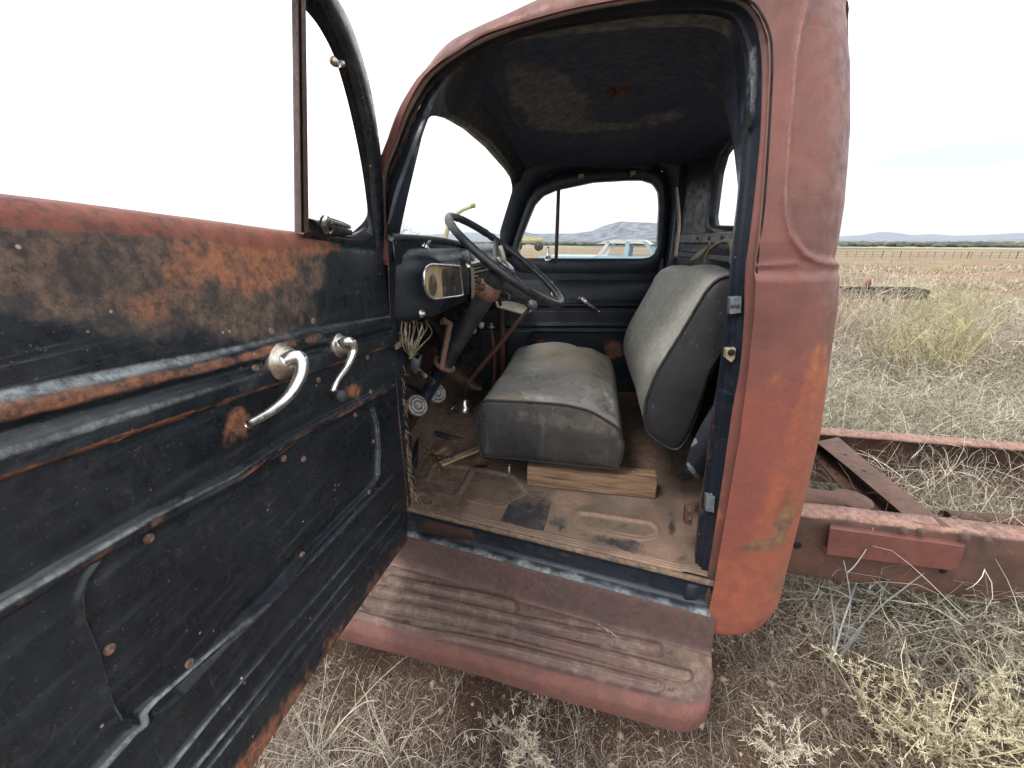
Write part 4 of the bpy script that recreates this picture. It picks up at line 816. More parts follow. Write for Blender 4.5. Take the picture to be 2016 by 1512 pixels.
# radio grille: cream plate with slots
gy0, gy1, gz0, gz1 = 1.475, 1.76, -.225, -.070
mb = MB(); X0 = DXF+.012
for (a, b_, c, d) in ((gy0, gy0+.02, gz0, gz1), (gy1-.02, gy1, gz0, gz1), (gy0, gy1, gz1-.012, gz1), (gy0, gy1, gz0, gz0+.014)): mb.box(W3(X0+.004, (a+b_)/2, (c+d)/2), (.010, b_-a, d-c), None, .002)
for i in range(9):
    if i in (4, 5): mb.box(W3(X0, 1.53, gz0+.025+i*.0145), (.006, .09, .006), None, .001)
    else: mb.box(W3(X0, (gy0+gy1)/2, gz0+.025+i*.0145), (.006, gy1-gy0-.03, .0065), None, .001)
mb.obj('radio_grille', M['cream'], dash)
mb = MB(); mb.box(W3(X0-.010, (gy0+gy1)/2, -.148), (.01, gy1-gy0-.01, .145)); mb.obj('grille_void', M['black'], dash)
mb = MB(); mb.lathe(P(829, 618, x=-.475), (1, 0, .1), [(0, .012), (.003, .012), (.004, .007), (.012, .006), (.013, 0)], 18); mb.obj('dash_bolt', M['dullchrome'], dash)
mb = MB(); mb.lathe(P(857, 613, x=-.475), (1, 0, 0), [(0, .006), (.001, .005), (.001, 0)], 10); mb.obj('empty_hole', M['black'], dash)
mb = MB(); mb.lathe(P(838, 486, x=-.50), (.5, 0, 1), [(0, .012), (.004, .008), (.014, .007), (.018, .010), (.024, .008), (.024, 0)], 14); mb.obj('wiper_knob', M['chrome'], dash)
mb = MB(); mb.box(P(921, 505, x=-.45), (.03, .035, .045), [(1, 0, .3), (0, 1, .2), (-.3, -.2, 1)], .004); mb.obj('blue_grey_bracket', M['ceramic'], dash)
mb = MB(); mb.tube([P(922, 520, x=-.44), P(945, 516, x=-.44), P(962, 525, x=-.44)], [.012, .014, .010], 10, n=12); mb.tube([P(935, 495, x=-.46), P(943, 510, x=-.44)], .009, 8); mb.obj('chrome_trim', M['dullchrome'], dash)
mb = MB(); tr = [P(x, y, x=xx) for x, y, xx in ((975, 596, -.42), (1000, 594, -.42), (1050, 606, -.34), (1050, 612, -.33), (1030, 620, -.32), (978, 605, -.40))]; mb.add(tr, [(0, 1, 2, 3, 4, 5)]); mb.obj('hanging_tray', M['cream'], dash, smooth=False, solid=.006)
mb = MB(); mb.tube([P(985, 600, x=-.38), P(982, 585, x=-.38), P(972, 575, x=-.40), P(960, 582, x=-.44)], .008, 8, n=14); mb.obj('tray_hose', M['rubber'], dash); mb = MB(); mb.tube([P(1003, 592, x=-.38), P(1000, 580, x=-.40), P(990, 576, x=-.42)], .006, 8, n=10); mb.obj('tray_hose', M['rubber'], dash)
for (x, y) in ((933, 628), (930, 650), (945, 640)): mb = MB(); mb.lathe(P(x, y, y=1.60), (1, -.4, 0), [(0, .008), (.004, .014), (.012, .014), (.016, .008), (.017, 0)], 14); mb.obj('control_knob', M['cream'], dash)
mb = MB(); mb.tube([P(1063, 565, x=-.36), P(1058, 530, x=-.40)], .004, 6); mb.obj('radio_stem', M['dullchrome'], dash)
# vertical brace beyond the column
mb = MB(); mb.box(P(989, 680, y=2.02)+np.array((0, 0, -.08)), (.03, .02, .66), None, .003); mb.obj('dash_brace', M['brownmetal'], truck)
# ---- steering ---------------------------------------------------------------------
st = D.objects.new('steering_assembly', None); C.objects.link(st); st.parent = truck; st.location = Vector((-.283, 1.35, CH-.063))-truck.location
w1 = P(893, 427, y=1.35); w2 = P(1104, 597, y=1.35); wc = (w1+w2)/2; rw = np.linalg.norm(w2-w1)/2; e1 = (w2-w1)/(2*rw); e2 = np.array((0, 1., 0)); wn_ = np.cross(e2, e1); wn_ = wn_ if wn_[2] > 0 else -wn_
ang = np.linspace(0, 2*math.pi, 97)[:-1]; rim = wc+rw*(np.cos(ang)[:, None]*e1+np.sin(ang)[:, None]*e2)
rr_ = .0125+.0012*np.sign(np.sin(ang*36))*(np.abs(((ang+.5) % 1.57)-.78) < .5)
MB().tube(rim, rr_, 14, closed=True).obj('wheel_rim', M['wheelplastic'], st)
hubc = wc-wn_*.035
for a in (math.radians(0), math.radians(120), math.radians(240)):
    dv = math.cos(a)*e1+math.sin(a)*e2; mb = MB(); mb.tube([hubc+dv*.02, hubc+dv*.08+wn_*.0, wc+dv*(rw-.04)-wn_*.008, wc+dv*rw], [.016, .013, .010, .009], 10, n=18); mb.obj('spoke', M['wheelplastic'], st)
mb = MB(); mb.lathe(hubc-wn_*.03, wn_, [(0, 0), (0, .03), (.02, .036), (.035, .046), (.045, .046), (.052, .036), (.055, 0)], 28); mb.obj('wheel_hub', M['wheelplastic'], st)
mb = MB(); mb.lathe(hubc+wn_*.022, wn_, [(0, .034), (.004, .032), (.006, 0)], 24); mb.obj('horn_ring', M['dullchrome'], st)
mb = MB(); mb.box(P(990, 500, y=1.38), (.012, .008, .055), [(1, 0, .3), (0, 1, 0), (-.3, 0, 1)], .002); mb.obj('indicator_lever', M['cream'], st)
low = P(772, 890, y=1.35); bas = hubc-wn_*.02
cdir = (low-bas)/np.linalg.norm(low-bas); Lc = np.linalg.norm(low-bas)
mb = MB(); mb.tube([bas, bas+cdir*.10, bas+cdir*.40], [.036, .031, .031], 18, n=20); mb.obj('upper_column', M['coltube'], st)
mb = MB(); mb.tube([bas+cdir*.38, bas+cdir*.62], .027, 16); mb.obj('lower_column', simple('column_blue', (.010, .016, .035), .35, 0, (.02, .03, .05), 30), st)
mb = MB(); mb.tube([bas+cdir*.60, bas+cdir*Lc], .022, 14); mb.obj('column_foot', M['brownmetal'], st)
k0 = (np.dot(P(955, 570, y=1.35)-bas, cdir)); mb = MB(); mb.lathe(bas+cdir*(k0-.03), cdir, [(0, .026), (.005, .040), (.03, .044), (.045, .040), (.06, .03), (.062, .026)], 20); mb.obj('shift_collar', simple('collar_red', (.26, .12, .085), .6, 0, (.16, .08, .06), 50, .3), st)
mb = MB(); mb.box(P(946, 565, y=1.31), (.03, .02, .02), None, .003); mb.lathe(P(943, 552, y=1.31), (0, -1, 0), [(0, .010), (.012, .010), (.012, 0)], 12); mb.obj('collar_lug', M['brownmetal'], st)
mb = MB(); mb.tube([bas+cdir*.17+np.array((-.028, -.0, .012)), bas+cdir*.36+np.array((-.028, 0, .012))], .009, 8); mb.box(bas+cdir*.30+np.array((-.036, 0, .012)), (.03, .03, .05), [(1, 0, 0), (0, 1, 0), tuple(cdir)], .003); mb.obj('shift_tube', M['coltube'], st)
ub = bas+cdir*.395; per = np.cross(cdir, e2); mb = MB(); ta = np.linspace(-.3, 3.5, 22)
rg = [ub+per*.036*math.sin(t)+e2*.036*math.cos(t) for t in np.linspace(0, 2*math.pi, 30)[:-1]]; mb.tube(rg, .0095, 10, closed=True); mb.tube([P(870, 632, x=-.49), P(885, 636, x=-.47), rg[14]], [.014, .012, .010], 8); mb.obj('column_clamp', simple('clamp_brown', (.20, .105, .075), .6, 0, (.12, .07, .055), 50, .3), st)
# pedals
for i, (x, y, Y, r) in enumerate(((822, 798, 1.27, .040), (860, 773, 1.43, .042))):
    pd_ = D.objects.new('foot_pedal', None); C.objects.link(pd_); pd_.parent = truck; c = P(x, y, y=Y); pd_.location = Vector(c)-truck.location
    ax = np.array((.75, -.35, .50)); ax /= np.linalg.norm(ax)
    mb = MB(); mb.lathe(c, ax, [(-.012, 0), (-.012, r), (.0, r*1.03), (.005, r*.98), (.006, r*.85), (.003, r*.80), (.003, r*.72), (.006, r*.68), (.006, r*.5), (.003, r*.46), (.003, r*.36), (.007, r*.32), (.007, 0)], 32); mb.obj('pedal_pad', M['pad'], pd_, autos=25)
    mb = MB(); mb.lathe(c, ax, [(.0034, r*.81), (.0034, r*.71)], 32); mb.lathe(c, ax, [(.0034, r*.47), (.0034, r*.35)], 32); mb.obj('pedal_groove', M['paddark'], pd_)
    mb = MB(); mb.tube([c-ax*.01, c-ax*.10+np.array((0, 0, -.02)), c-ax*.26+np.array((0, 0, -.02))], .009, 8, n=10); mb.obj('pedal_arm', M['brownmetal'], pd_)
# wiring loom and switch hanging
lm = D.objects.new('wiring_loom', None); C.objects.link(lm); lm.parent = truck; lm.location = Vector(P(815, 660, x=-.55))-truck.location
for i in range(11):
    f_ = i/10; a = P(792+f_*46, 632+3*math.sin(i), x=-.55); m1_ = P(790+f_*56+5*math.sin(i*2.1), 650+8*math.sin(i*1.3), x=-.53+.02*math.sin(i)); m2 = P(794+f_*34, 676+6*math.cos(i*1.9), x=-.52); e = P(806+f_*10, 700+5*math.sin(i*3), x=-.54)
    MB().tube([a, m1_, m2, e], .0017+.0006*(i % 3), 6, n=26).obj('wire', M['wire'], lm)
for i in range(4):
    MB().tube([P(786, 655+i*6, x=-.56), P(800+i*3, 664+i*5, x=-.53), P(808+i*2, 690, x=-.53), P(806+i*3, 706, x=-.54)], .0022, 6, n=20).obj('wire', M['wire'], lm)
mb = MB(); mb.box(P(818, 714, x=-.54), (.025, .03, .055), [(1, 0, -.5), (0, 1, .4), (.4, -.4, 1)], .003); mb.obj('switch_body', M['ceramic'], lm)
mb = MB(); mb.tube([P(826, 728, x=-.53), P(838, 742, x=-.53)], [.004, .009], 8); mb.obj('switch_stem', M['dullchrome'], lm)
mb = MB(); mb.tube([P(836, 742, x=-.53), P(850, 752, x=-.53)], [.012, .014], 10); mb.obj('switch_plug', M['rubber'], lm)
mb = MB(); mb.box(P(785, 678, x=-.56), (.01, .05, .02), None, .001); mb.obj('fuse_strip', M['tape'], lm)
# gear lever
gl_ = D.objects.new('gear_lever', None); C.objects.link(gl_); gl_.parent = truck; g0 = P(915, 800, y=1.63); gl_.location = Vector(g0)-truck.location
mb = MB(); mb.lathe(g0+np.array((0, 0, -.05)), (0, 0, 1), [(0, .055), (.02, .045), (.035, .035), (.05, .028)], 20); mb.obj('rubber_boot', M['brownmetal'], gl_)
mb = MB(); mb.lathe(g0, (0, 0, 1), [(-.025, .038), (-.008, .040), (.004, .033), (.010, .025), (.024, .023), (.036, .012)], 22); mb.obj('lever_cap', M['chrome'], gl_)
mb = MB(); mb.tube([g0+np.array((0, 0, .01)), P(917, 765, y=1.63), P(924, 750, y=1.63)], .0095, 10, n=14); mb.obj('lever_base', M['coltube'], gl_)
mb = MB(); mb.tube([P(922, 753, y=1.63), P(945, 724, y=1.62), P(1000, 658, y=1.61), P(1043, 606, y=1.60)], [.0115, .011, .0095, .0075], 10, n=20); mb.obj('lever_rod', M['brownmetal'], gl_)
kc = P(1049, 600, y=1.60); kd = kc-P(1030, 622, y=1.60); mb = MB(); mb.lathe(kc-kd/np.linalg.norm(kd)*.018, kd, [(0, .008), (.004, .015), (.012, .021), (.022, .0215), (.030, .016), (.034, .008), (.035, 0)], 20); mb.obj('lever_knob', M['ceramic'], gl_)
# hand brake
hb_ = D.objects.new('hand_brake', None); C.objects.link(hb_); hb_.parent = truck; h0 = P(972, 760, y=1.84); hb_.location = Vector(h0)-truck.location
mb = MB(); mb.tube([P(967, 646, y=1.80), P(971, 680, y=1.81), P(974, 720, y=1.83), P(971, 772, y=1.84)], [.009, .010, .011, .009], 10, n=16); mb.obj('brake_rod', M['brownmetal'], hb_)
mb = MB(); mb.lathe(P(967, 646, y=1.80), (0, 0, 1), [(0, .010), (.004, .018), (.008, .018), (.009, .006), (.018, .005), (.02, .010), (.024, .008), (.024, 0)], 14); mb.obj('brake_grip', M['dullchrome'], hb_)
# ---- front end beyond the windscreen (mostly hidden by the door) ---------------------
mb = MB(); n = 26; rows = []
for x in np.linspace(-.60, -1.95, 12):
    w = .66+.10*(x+.6)/1.35; rows.append([W3(x, YC+w*math.sin(t)*1.0, -.42+(.32+.06*(x+.6)/1.35)*max(0, math.cos(t))**.55) for t in np.linspace(-1.57, 1.57, n)])
mb.grid(np.array(rows)); mb.obj('bonnet', M['oxide'], truck)
# ---- chassis ---------------------------------------------------------------------------
ch = D.objects.new('chassis_frame', None); C.objects.link(ch); ch.parent = truck; ch.location = Vector((1.2, 1.6, .28))-truck.location
ch['label'] = 'bare rusted frame rails behind the cab'
RY = 1.25
ra0 = P(1565, 1012, y=RY); ra1 = P(2016, 1063, y=RY); rb0 = P(1540, 1130, y=RY); rb1 = P(2016, 1195, y=RY)
dz_ = (ra1-ra0)/(ra1[0]-ra0[0]); dzb = (rb1-rb0)/(rb1[0]-rb0[0])
rt = lambda x: ra0+dz_*(x-ra0[0]); rbm = lambda x: rb0+dzb*(x-rb0[0])
xs = np.linspace(.36, 3.6, 240)
rng_y = lambda y: y
def rail(y0, dirn, name, fz=0):
    T_ = np.array([rt(x) for x in xs]); B_ = np.array([rbm(x) for x in xs]); T_[:, 1] = y0; B_[:, 1] = y0; s = np.array((0, dirn, 0)); r = .012; up = np.array((0, 0, 1.))
    rows = [T_+s*.075-up*.006, T_+s*.075, T_+s*.04, T_+s*r, T_+s*r*.35-up*r*.3, T_-up*r, T_*.66+B_*.34, T_*.33+B_*.67, B_+up*r, B_+s*r*.35+up*r*.3, B_+s*r, B_+s*.07]
    G = np.array(rows); G += .002*(fbm(G, 9, 2)-.5)[..., None]
    return MB().grid(G).obj(name, M['chassis'], ch, solid=.006, attrs={'pale': lambda V, px, py: .75*sstep(.02, -.002, np.interp(V[:, 0], xs, T_[:, 2])-V[:, 2])*(.4+fbm(V, 12, 3)), 'dark': lambda V, px, py: .42*fbm(V*np.array((.6, 1, 1)), 5, 8)+.4*blob(px, py, 1950, 1100, 120, 20, 5)})
nr = rail(RY, 1, 'frame_rail'); zt = rt(1.0)[2]-CH
far0 = P(1800, 856, z=zt); rail(far0[1], -1, 'frame_rail')
print('rail top z', zt, 'bottom', rbm(1.0)[2]-CH, 'far y', far0[1])
mb = MB(); a = [P(1632, 1040, y=RY-.03), P(1897, 1078, y=RY-.03), P(1886, 1121, y=RY-.03), P(1626, 1088, y=RY-.03)]
a0 = P(1634, 1034, y=RY-.0); a1 = P(1898, 1070, y=RY-.0)
mb.add([a0, a1]+a+[a[2]+np.array((0, .03, .004)), a[3]+np.array((0, .03, .004))], [(0, 1, 3, 2), (2, 3, 4, 5), (5, 4, 6, 7)]); mb.obj('angle_bracket', M['oxide'], ch, smooth=False, solid=.006, bevel=.0015, attrs={'orange': lambda V, px, py: .3*(V[:, 1] > RY-.02)})
for (x, y) in ((1778, 1043), (1814, 1047), (1899, 1057), (1942, 1062)): 
    c = P(x, y, z=rt(P(x, y, y=RY)[0])[2]-CH+.001); MB().lathe(c, (0, 0, 1), [(-.002, .013), (.003, .012), (.008, .007), (.009, 0)], 14).obj('rivet', M['bolt'], ch)
for (x, y, r) in ((1570, 1074, .014), (1739, 1141, .010), (1857, 1124, .011)): MB().lathe(P(x, y, y=RY-.002), (0, -1, 0), [(0, r), (.001, r*.9), (.001, 0)], 14).obj('rail_hole', M['black'], ch)
# cross member
zc = zt-.004
cL = [P(1608, 870, z=zc), P(1668, 918, z=zc), P(1766, 1001, z=zc), P(1800, 1032, z=zc)]; cR = [P(1650, 862, z=zc), P(1720, 922, z=zc), P(1800, 985, z=zc), P(1872, 1041, z=zc)]
zd = zc-.075; lL = [P(1612, 878, z=zd), P(1670, 926, z=zd), P(1730, 985, z=zd), P(1780, 1030, z=zd)]; lo = [P(1598, 893, z=zd), P(1650, 955, z=zd), P(1700, 1003, z=zd), P(1735, 1034, z=zd)]
mb = MB(); mb.loft([lo, lL, cL, cR], 30, smooth=False); mb.loft([cR, [p+np.array((.0, .0, -.07)) for p in cR]], 30); mb.obj('cross_member', M['chassis'], ch, smooth=True, autos=25, solid=.005, bevel=.002, attrs={'pale': lambda V, px, py: .22+0*px, 'dark': lambda V, px, py: .2*fbm(V, 6, 3)})
for (x, y) in ((1664, 895), (1701, 927)): MB().lathe(P(x, y, z=zc+.003), (0, 0, 1), [(0, .008), (.001, .007), (.001, 0)], 12).obj('rail_hole', M['black'], ch)
for (x, y) in ((1614, 902), (1630, 917), (1647, 933), (1677, 963), (1699, 985), (1719, 1004), (1743, 1021)): MB().lathe(P(x, y, z=zd+.006), (0, 0, 1), [(0, .006), (.001, .005), (.001, 0)], 10).obj('rail_hole', M['black'], ch)
mb = MB(); mb.tube([P(1560, 985, z=zt-.03), P(1600, 987, z=zt-.03), P(1660, 995, z=zt-.04)], .045, 16, n=10); mb.lathe(P(1672, 1000, z=zt-.05), (0, 0, 1), [(-.05, .06), (.04, .06), (.05, .04), (.05, 0)], 16); MB().tube([P(1860, 1020, z=zt-.15), P(2060, 1032, z=zt-.15)], .03, 10).obj('exhaust_pipe', M['chassis'], ch); mb.obj('torque_tube', M['chassis'], ch, autos=40, attrs={'dark': lambda V, px, py: .35+0*px})
mb = MB(); mb.box(W3(2.9, 1.6, zt-.08), (.08, .72, .12), None, .01); mb.obj('cross_member', M['chassis'], ch)
# inside rear bulge of black body behind the seat (wheel house)
mb = MB(); gz2 = np.linspace(-.70, -.28, 60); gt = np.linspace(0, 1, 40); G = np.zeros((60, 40, 3))
for i, z in enumerate(gz2):
    k_ = math.sqrt(max(0, 1-(1-min(1, (z+.70)/.09))**2))
    for j, t in enumerate(gt): G[i, j] = W3(.292+.10*max(0, (z+.58)/.3)**1.5+.15*t+.02*(1-k_), 1.16-.10*k_-.055*k_*math.sin(t*math.pi)*math.sin((z+.70)/.34*2.6)+.10*t, z)
mb.grid(G); mb.obj('rear_corner_lining', M['navy'], truck, attrs={'wear': lambda V, px, py: (1.2*blob(px, py, 1362, 870, 9, 7, 0)+1.2*blob(px, py, 1366, 930, 3, 20, -35)+1.2*blob(px, py, 1380, 955, 3, 18, -30)+.22)*(.3+1.4*fbm(V, 60, 3))})
# ------------------------------------------------------------------ LOOSE THINGS IN THE CAB
def cushion(x0, x1, y0, y1, zb_, zt_f, zt_b, rnd, crownh, n=(70, 120), power=3.2):
    """rounded wedge: returns top grid (closed lofted body)"""
    nu_, nv_ = n; rows = []
    return rows
def rbody(fx0, fx1, y0, y1, z0, ztop, r=.05, nx_=60, ny_=110, nzr=10):
    """soft block between functions of y; ztop(x,y); returns grids: closed loops over y"""
    loops = []
    ys = np.r_[np.linspace(y0, y0+r, 9)[:-1], np.linspace(y0+r, y1-r, ny_), np.linspace(y1-r, y1, 9)[1:]]
    for y in ys:
        e = 0
        if y < y0+r: e = 1-math.sqrt(max(0, 1-((y0+r-y)/r)**2))
        if y > y1-r: e = 1-math.sqrt(max(0, 1-((y-y1+r)/r)**2))
        ins = e*r*.75; a, b = fx0(y)+ins, fx1(y)-ins; q = []
        zt1 = lambda x: ztop(x, y)-ins
        rc = r*.9
        for z in np.linspace(z0+.0, zt1(a)-rc, 8)[:-1]: q.append((a+.012*math.sin((z-z0)/(zt1(a)-z0)*3.1)*-1, y, z))
        for t in np.linspace(0, math.pi/2, 8): q.append((a+rc*(1-math.cos(t)), y, zt1(a+rc*(1-math.cos(t)))-rc*(1-math.sin(t))))
        for x in np.linspace(a+rc, b-rc, nx_)[1:-1]: q.append((x, y, zt1(x)))
        for t in np.linspace(math.pi/2, 0, 8): q.append((b-rc*(1-math.cos(t)), y, zt1(b-rc*(1-math.cos(t)))-rc*(1-math.sin(t))))
        for z in np.linspace(z0, zt1(b)-rc, 8)[:-1][::-1]: q.append((b+.012*math.sin((z-z0)/(zt1(b)-z0)*3.1), y, z))
        loops.append(q)
    G = np.array(loops); G[..., 2] += CH; return G
ctop = lambda x, y: -.543+.028*(1-sstep(1.2, 1.6, y))*(1-.9*sstep(-.1, .13, x))+.006*math.sin((x+.36)/.49*3.1)+.058*math.exp(-((y-1.84)/.20)**2)*math.exp(-((x+.16)/.2)**2)+.02*sstep(1.25, 1.5, y)-.10*sstep(.0, .14, x)*.4-.02*sstep(1.85, 2.1, y)
G = rbody(lambda y: -.362+.0*y, lambda y: .125, 1.205, 2.10, -.735, ctop, .036)
Gn = fbm(G*np.array((1, 2.0, 1)), 7, 5)-.5; G[8:-8, 12:-12, 2] += (.016*Gn)[8:-8, 12:-12]
wr = fbm(G*np.array((.6, 3.0, 1)), 14, 15)-.5; G[8:-8, 14:-14, 2] += (.009*wr)[8:-8, 14:-14]; cr1 = -np.abs(fbm(G*np.array((1.4, 1, 0))+.3, 6, 41)-.5); G[8:-8, 14:-14, 2] += (.010*np.exp(-(cr1/.02)**2)*-1*sstep(.45, .6, fbm(G, 4, 61)))[8:-8, 14:-14]
G = G[6:]
cush = thing('bench_cushion', (-.12, 1.6, CH-.735), 'grey dusty vinyl bench seat cushion lying flat on the cab floor and a lumber block', 'seat')
sh = G.shape
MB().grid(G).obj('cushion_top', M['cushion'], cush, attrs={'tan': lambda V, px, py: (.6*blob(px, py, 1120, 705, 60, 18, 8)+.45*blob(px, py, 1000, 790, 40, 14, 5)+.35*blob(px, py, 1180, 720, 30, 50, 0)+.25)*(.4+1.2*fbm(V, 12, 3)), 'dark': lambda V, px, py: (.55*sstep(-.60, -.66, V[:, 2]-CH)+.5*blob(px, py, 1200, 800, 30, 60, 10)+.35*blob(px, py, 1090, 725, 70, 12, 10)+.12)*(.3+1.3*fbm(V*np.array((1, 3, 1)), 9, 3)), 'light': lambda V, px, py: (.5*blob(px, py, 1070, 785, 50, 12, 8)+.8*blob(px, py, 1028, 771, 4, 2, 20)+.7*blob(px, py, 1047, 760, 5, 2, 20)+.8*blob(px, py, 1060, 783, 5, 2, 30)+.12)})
# near end boxing panel
loop = G[0].copy(); 
def endpanel(loop, yoff, bulge, ztag=.0, n=26):
    # the loop is an open arch; close along the bottom
    L = lin(loop, 160); a, b = loop[0], loop[-1]; base = np.array([a+(b-a)*t for t in np.linspace(0, 1, 160)])
    rows = []
    for t in np.linspace(0, 1, n):
        r = base+(L-base)*t; bl_ = math.sin(math.pi*min(1, max(0, t)))**.6
        sx = np.sin(np.linspace(0, 1, 160)*math.pi)**.4
        r = r+np.array((0, -1., 0))*(bulge*bl_*sx)[:, None]; r[:, 1] += yoff*0; rows.append(r)
    return np.array(rows)
E = endpanel(loop, 0, .018); MB().grid(E).obj('end_panel', M['cushion_side'], cush, attrs={'tan': lambda V, px, py: (.28+.35*blob(px, py, 1100, 830, 120, 14, 8)+.3*blob(px, py, 1180, 830, 50, 20, 10))*(.3+1.3*fbm(V*np.array((2, 1, .25)), 30, 3)), 'light': lambda V, px, py: .55*blob(px, py, 1200, 928, 20, 5, 5)})
MB().tube(lin(loop, 120)+np.array((0, -.004, 0)), .0042, 8).obj('piping', M['rubber'], cush)
mb = MB(); mb.grid(np.array([[(-.35, 1.22, CH-.735), (.115, 1.22, CH-.735)], [(-.35, 2.08, CH-.735), (.115, 2.08, CH-.735)]])); mb.obj('cushion_base', M['cushion_side'], cush, smooth=False)
mb = MB(); mb.box(P(1003, 928, y=1.225), (.006, .02, .05), None, .001); mb.obj('spring_clip', M['dullchrome'], cush)
# backrest
NB = 110
face = []; 
def bprof(y):  # outline in (x,z) of the backrest section at y, starting bottom back, round the front, to top back
    k = (y-1.16)/1.0
    return [(.335, -.40), (.31, -.56), (.287, -.603), (.25, -.595), (.205, -.565), (.183, -.525), (.176, -.46), (.184, -.40), (.208, -.33), (.244, -.245), (.282, -.155), (.302, -.108), (.322, -.086), (.345, -.08), (.40, -.082), (.43, -.10)]
ys = np.r_[1.14, 1.146, 1.158, np.linspace(1.175, 2.08, 90), 2.10, 2.115]
rows = []
for y in ys:
    p = np.array(bprof(y)); c_ = np.array((.30, -.33)); e = 0
    if y < 1.175: e = 1-math.sqrt(max(0, 1-((1.175-y)/.036)**2))
    if y > 2.08: e = 1-math.sqrt(max(0, 1-((y-2.08)/.036)**2))
    p = c_+(p-c_)*(1-.06*e); p = crom(p, 90); p[:, 1] += -.0+.006*math.sin(y*14)*(p[:, 1] > -.12); p[:, 1] -= .06*max(0, (y-1.5))
    rows.append([(a, y, b+CH) for a, b in p])
G = np.array(rows); ns = (fbm(G*np.array((1, 1, 1)), 5, 33)-.5); G[..., 0] -= .008*ns; wr = fbm(G*np.array((1, .6, 2.2)), 14, 35)-.5; G[..., 0] -= .006*wr
G = G[2:]
br = thing('bench_back_cushion', (.3, 1.6, CH-.60), 'pale grey vinyl bench backrest leaning upright behind the flat seat cushion', 'seat')
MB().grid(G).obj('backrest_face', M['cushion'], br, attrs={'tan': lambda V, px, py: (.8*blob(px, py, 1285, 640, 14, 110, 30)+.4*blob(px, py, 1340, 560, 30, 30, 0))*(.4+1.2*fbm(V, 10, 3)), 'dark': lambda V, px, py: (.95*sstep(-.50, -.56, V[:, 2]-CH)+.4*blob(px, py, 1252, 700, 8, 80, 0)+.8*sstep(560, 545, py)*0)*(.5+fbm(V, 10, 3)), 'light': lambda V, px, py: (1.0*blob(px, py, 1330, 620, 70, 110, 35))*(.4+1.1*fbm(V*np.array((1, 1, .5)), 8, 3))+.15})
lp = G[0]; L = lin(lp, 120); cen = np.array((.33, 1.145, CH-.33)); E = np.array([cen+(L-cen)*t+np.array((0, -.02*math.sin((1-t)*1.57)**.5, 0)) for t in np.linspace(0, 1, 16)])
cl_ = np.array([L[-1]+(L[0]-L[-1])*t for t in np.linspace(0, 1, 20)]); E2 = np.array([cen+(cl_-cen)*t+np.array((0, -.02*math.sin((1-t)*1.57)**.5, 0)) for t in np.linspace(0, 1, 16)])
MB().grid(E).grid(E2).obj('end_panel', M['backside'], br, attrs={'light': lambda V, px, py: (.8*blob(px, py, 1296, 725, 3, 34, 28)+.8*blob(px, py, 1288, 805, 4, 14, -5)+.25*blob(px, py, 1300, 740, 8, 60, 28))*(.4+1.2*fbm(V, 50, 3))})
MB().tube(lin(G[0], 120)+np.array((0, -.003, 0)), .0042, 8).obj('piping', M['rubber'], br)
# lumber block
a0, a1 = P(1037, 957, z=FZ), P(1290, 984, z=FZ); dv = a1-a0; Lb = np.linalg.norm(dv); ex_ = dv/Lb; ey_ = np.array((-ex_[1], ex_[0], 0)); hb = P(1037, 919, y=a0[1])[2]-a0[2]
print('block', a0, a1, hb)
mb = MB(); mb.box((a0+a1)/2+ey_*.03+np.array((0, 0, hb/2+.002)), (Lb, .06, hb), [tuple(ex_), tuple(ey_), (0, 0, 1)], .003)
wb = thing('lumber_block', tuple((a0+a1)/2+ey_*.03), 'short brown sawn lumber block propping up the seat cushion on the floor', 'wood block')
mb.obj('block', M['wood'], wb, smooth=False)
mb = MB(); mb.lathe(P(1247, 929, z=a0[2]-CH+hb), (0, 0, 1), [(0, .010), (.005, .010), (.006, .004), (.006, 0)], 10); mb.obj('nail_head', M['screw'], wb)
# slat
b0, b1 = P(868, 914, z=FZ+.012), P(960, 877, z=FZ+.03); dv = b1-b0; dv /= np.linalg.norm(dv); nn = np.cross((0, 0, 1), dv); mb = MB(); Ls = np.linalg.norm(b1-b0)+.1; mb.box(b0+dv*Ls/2+nn*.0, (Ls, .028, .012), [tuple(dv), tuple(nn/np.linalg.norm(nn)), (0, 0, 1)], .002)
tag(mb.obj('wood_slat', M['plank'], smooth=False), 'thin bare wooden slat on the cab floor poking out from under the seat cushion', 'wooden slat')
mb = MB(); mb.tube([P(822, 838, z=FZ+.05), P(850, 850, z=FZ+.045), P(885, 862, z=FZ+.035), P(916, 866, z=FZ+.03)], [.016, .017, .017, .014], 14, n=26)
tag(mb.obj('rubber_hose', M['rubber']), 'short black rubber hose lying across the dirty floor below the pedals', 'hose')
# debris: torn mat pieces + leaf litter
mb = MB(); rows = []
for i, t in enumerate(np.linspace(0, 1, 20)):
    rows.append([P(792+t*34+6*s*math.sin(5*t), 850+s*62+8*t, z=FZ+.02+.012*math.sin(6*t+4*s)+.03*(1-s)) for s in np.linspace(0, 1, 26)])
tag(mb.grid(np.array(rows)).obj('torn_floor_mat', M['backside'], solid=.004, attrs={'light': lambda V, px, py: .4*fbm(V, 30, 3)}), 'torn crumpled black rubber floor mat scrap beside the door sill below the pedals', 'floor mat')
mb = MB()
def chip(c, r):
    a = rng.random()*6.28; t = rng.normal(0, .5, 2); ux = np.array((math.cos(a), math.sin(a), t[0])); uy = np.array((-math.sin(a), math.cos(a), t[1])); return [c+ux*r, c+uy*r*.6, c-ux*r*.9, c-uy*r*.55]
for i in range(420):
    x = 850+rng.normal(0, 26); y = 893+rng.normal(0, 13)
    if x < 812: continue
    c = P(x, y, z=FZ+.008+.03*math.exp(-((x-850)/20)**2-((y-892)/10)**2)*rng.random()); mb.add(chip(c, .003+.006*rng.random()), [(0, 1, 2, 3)])
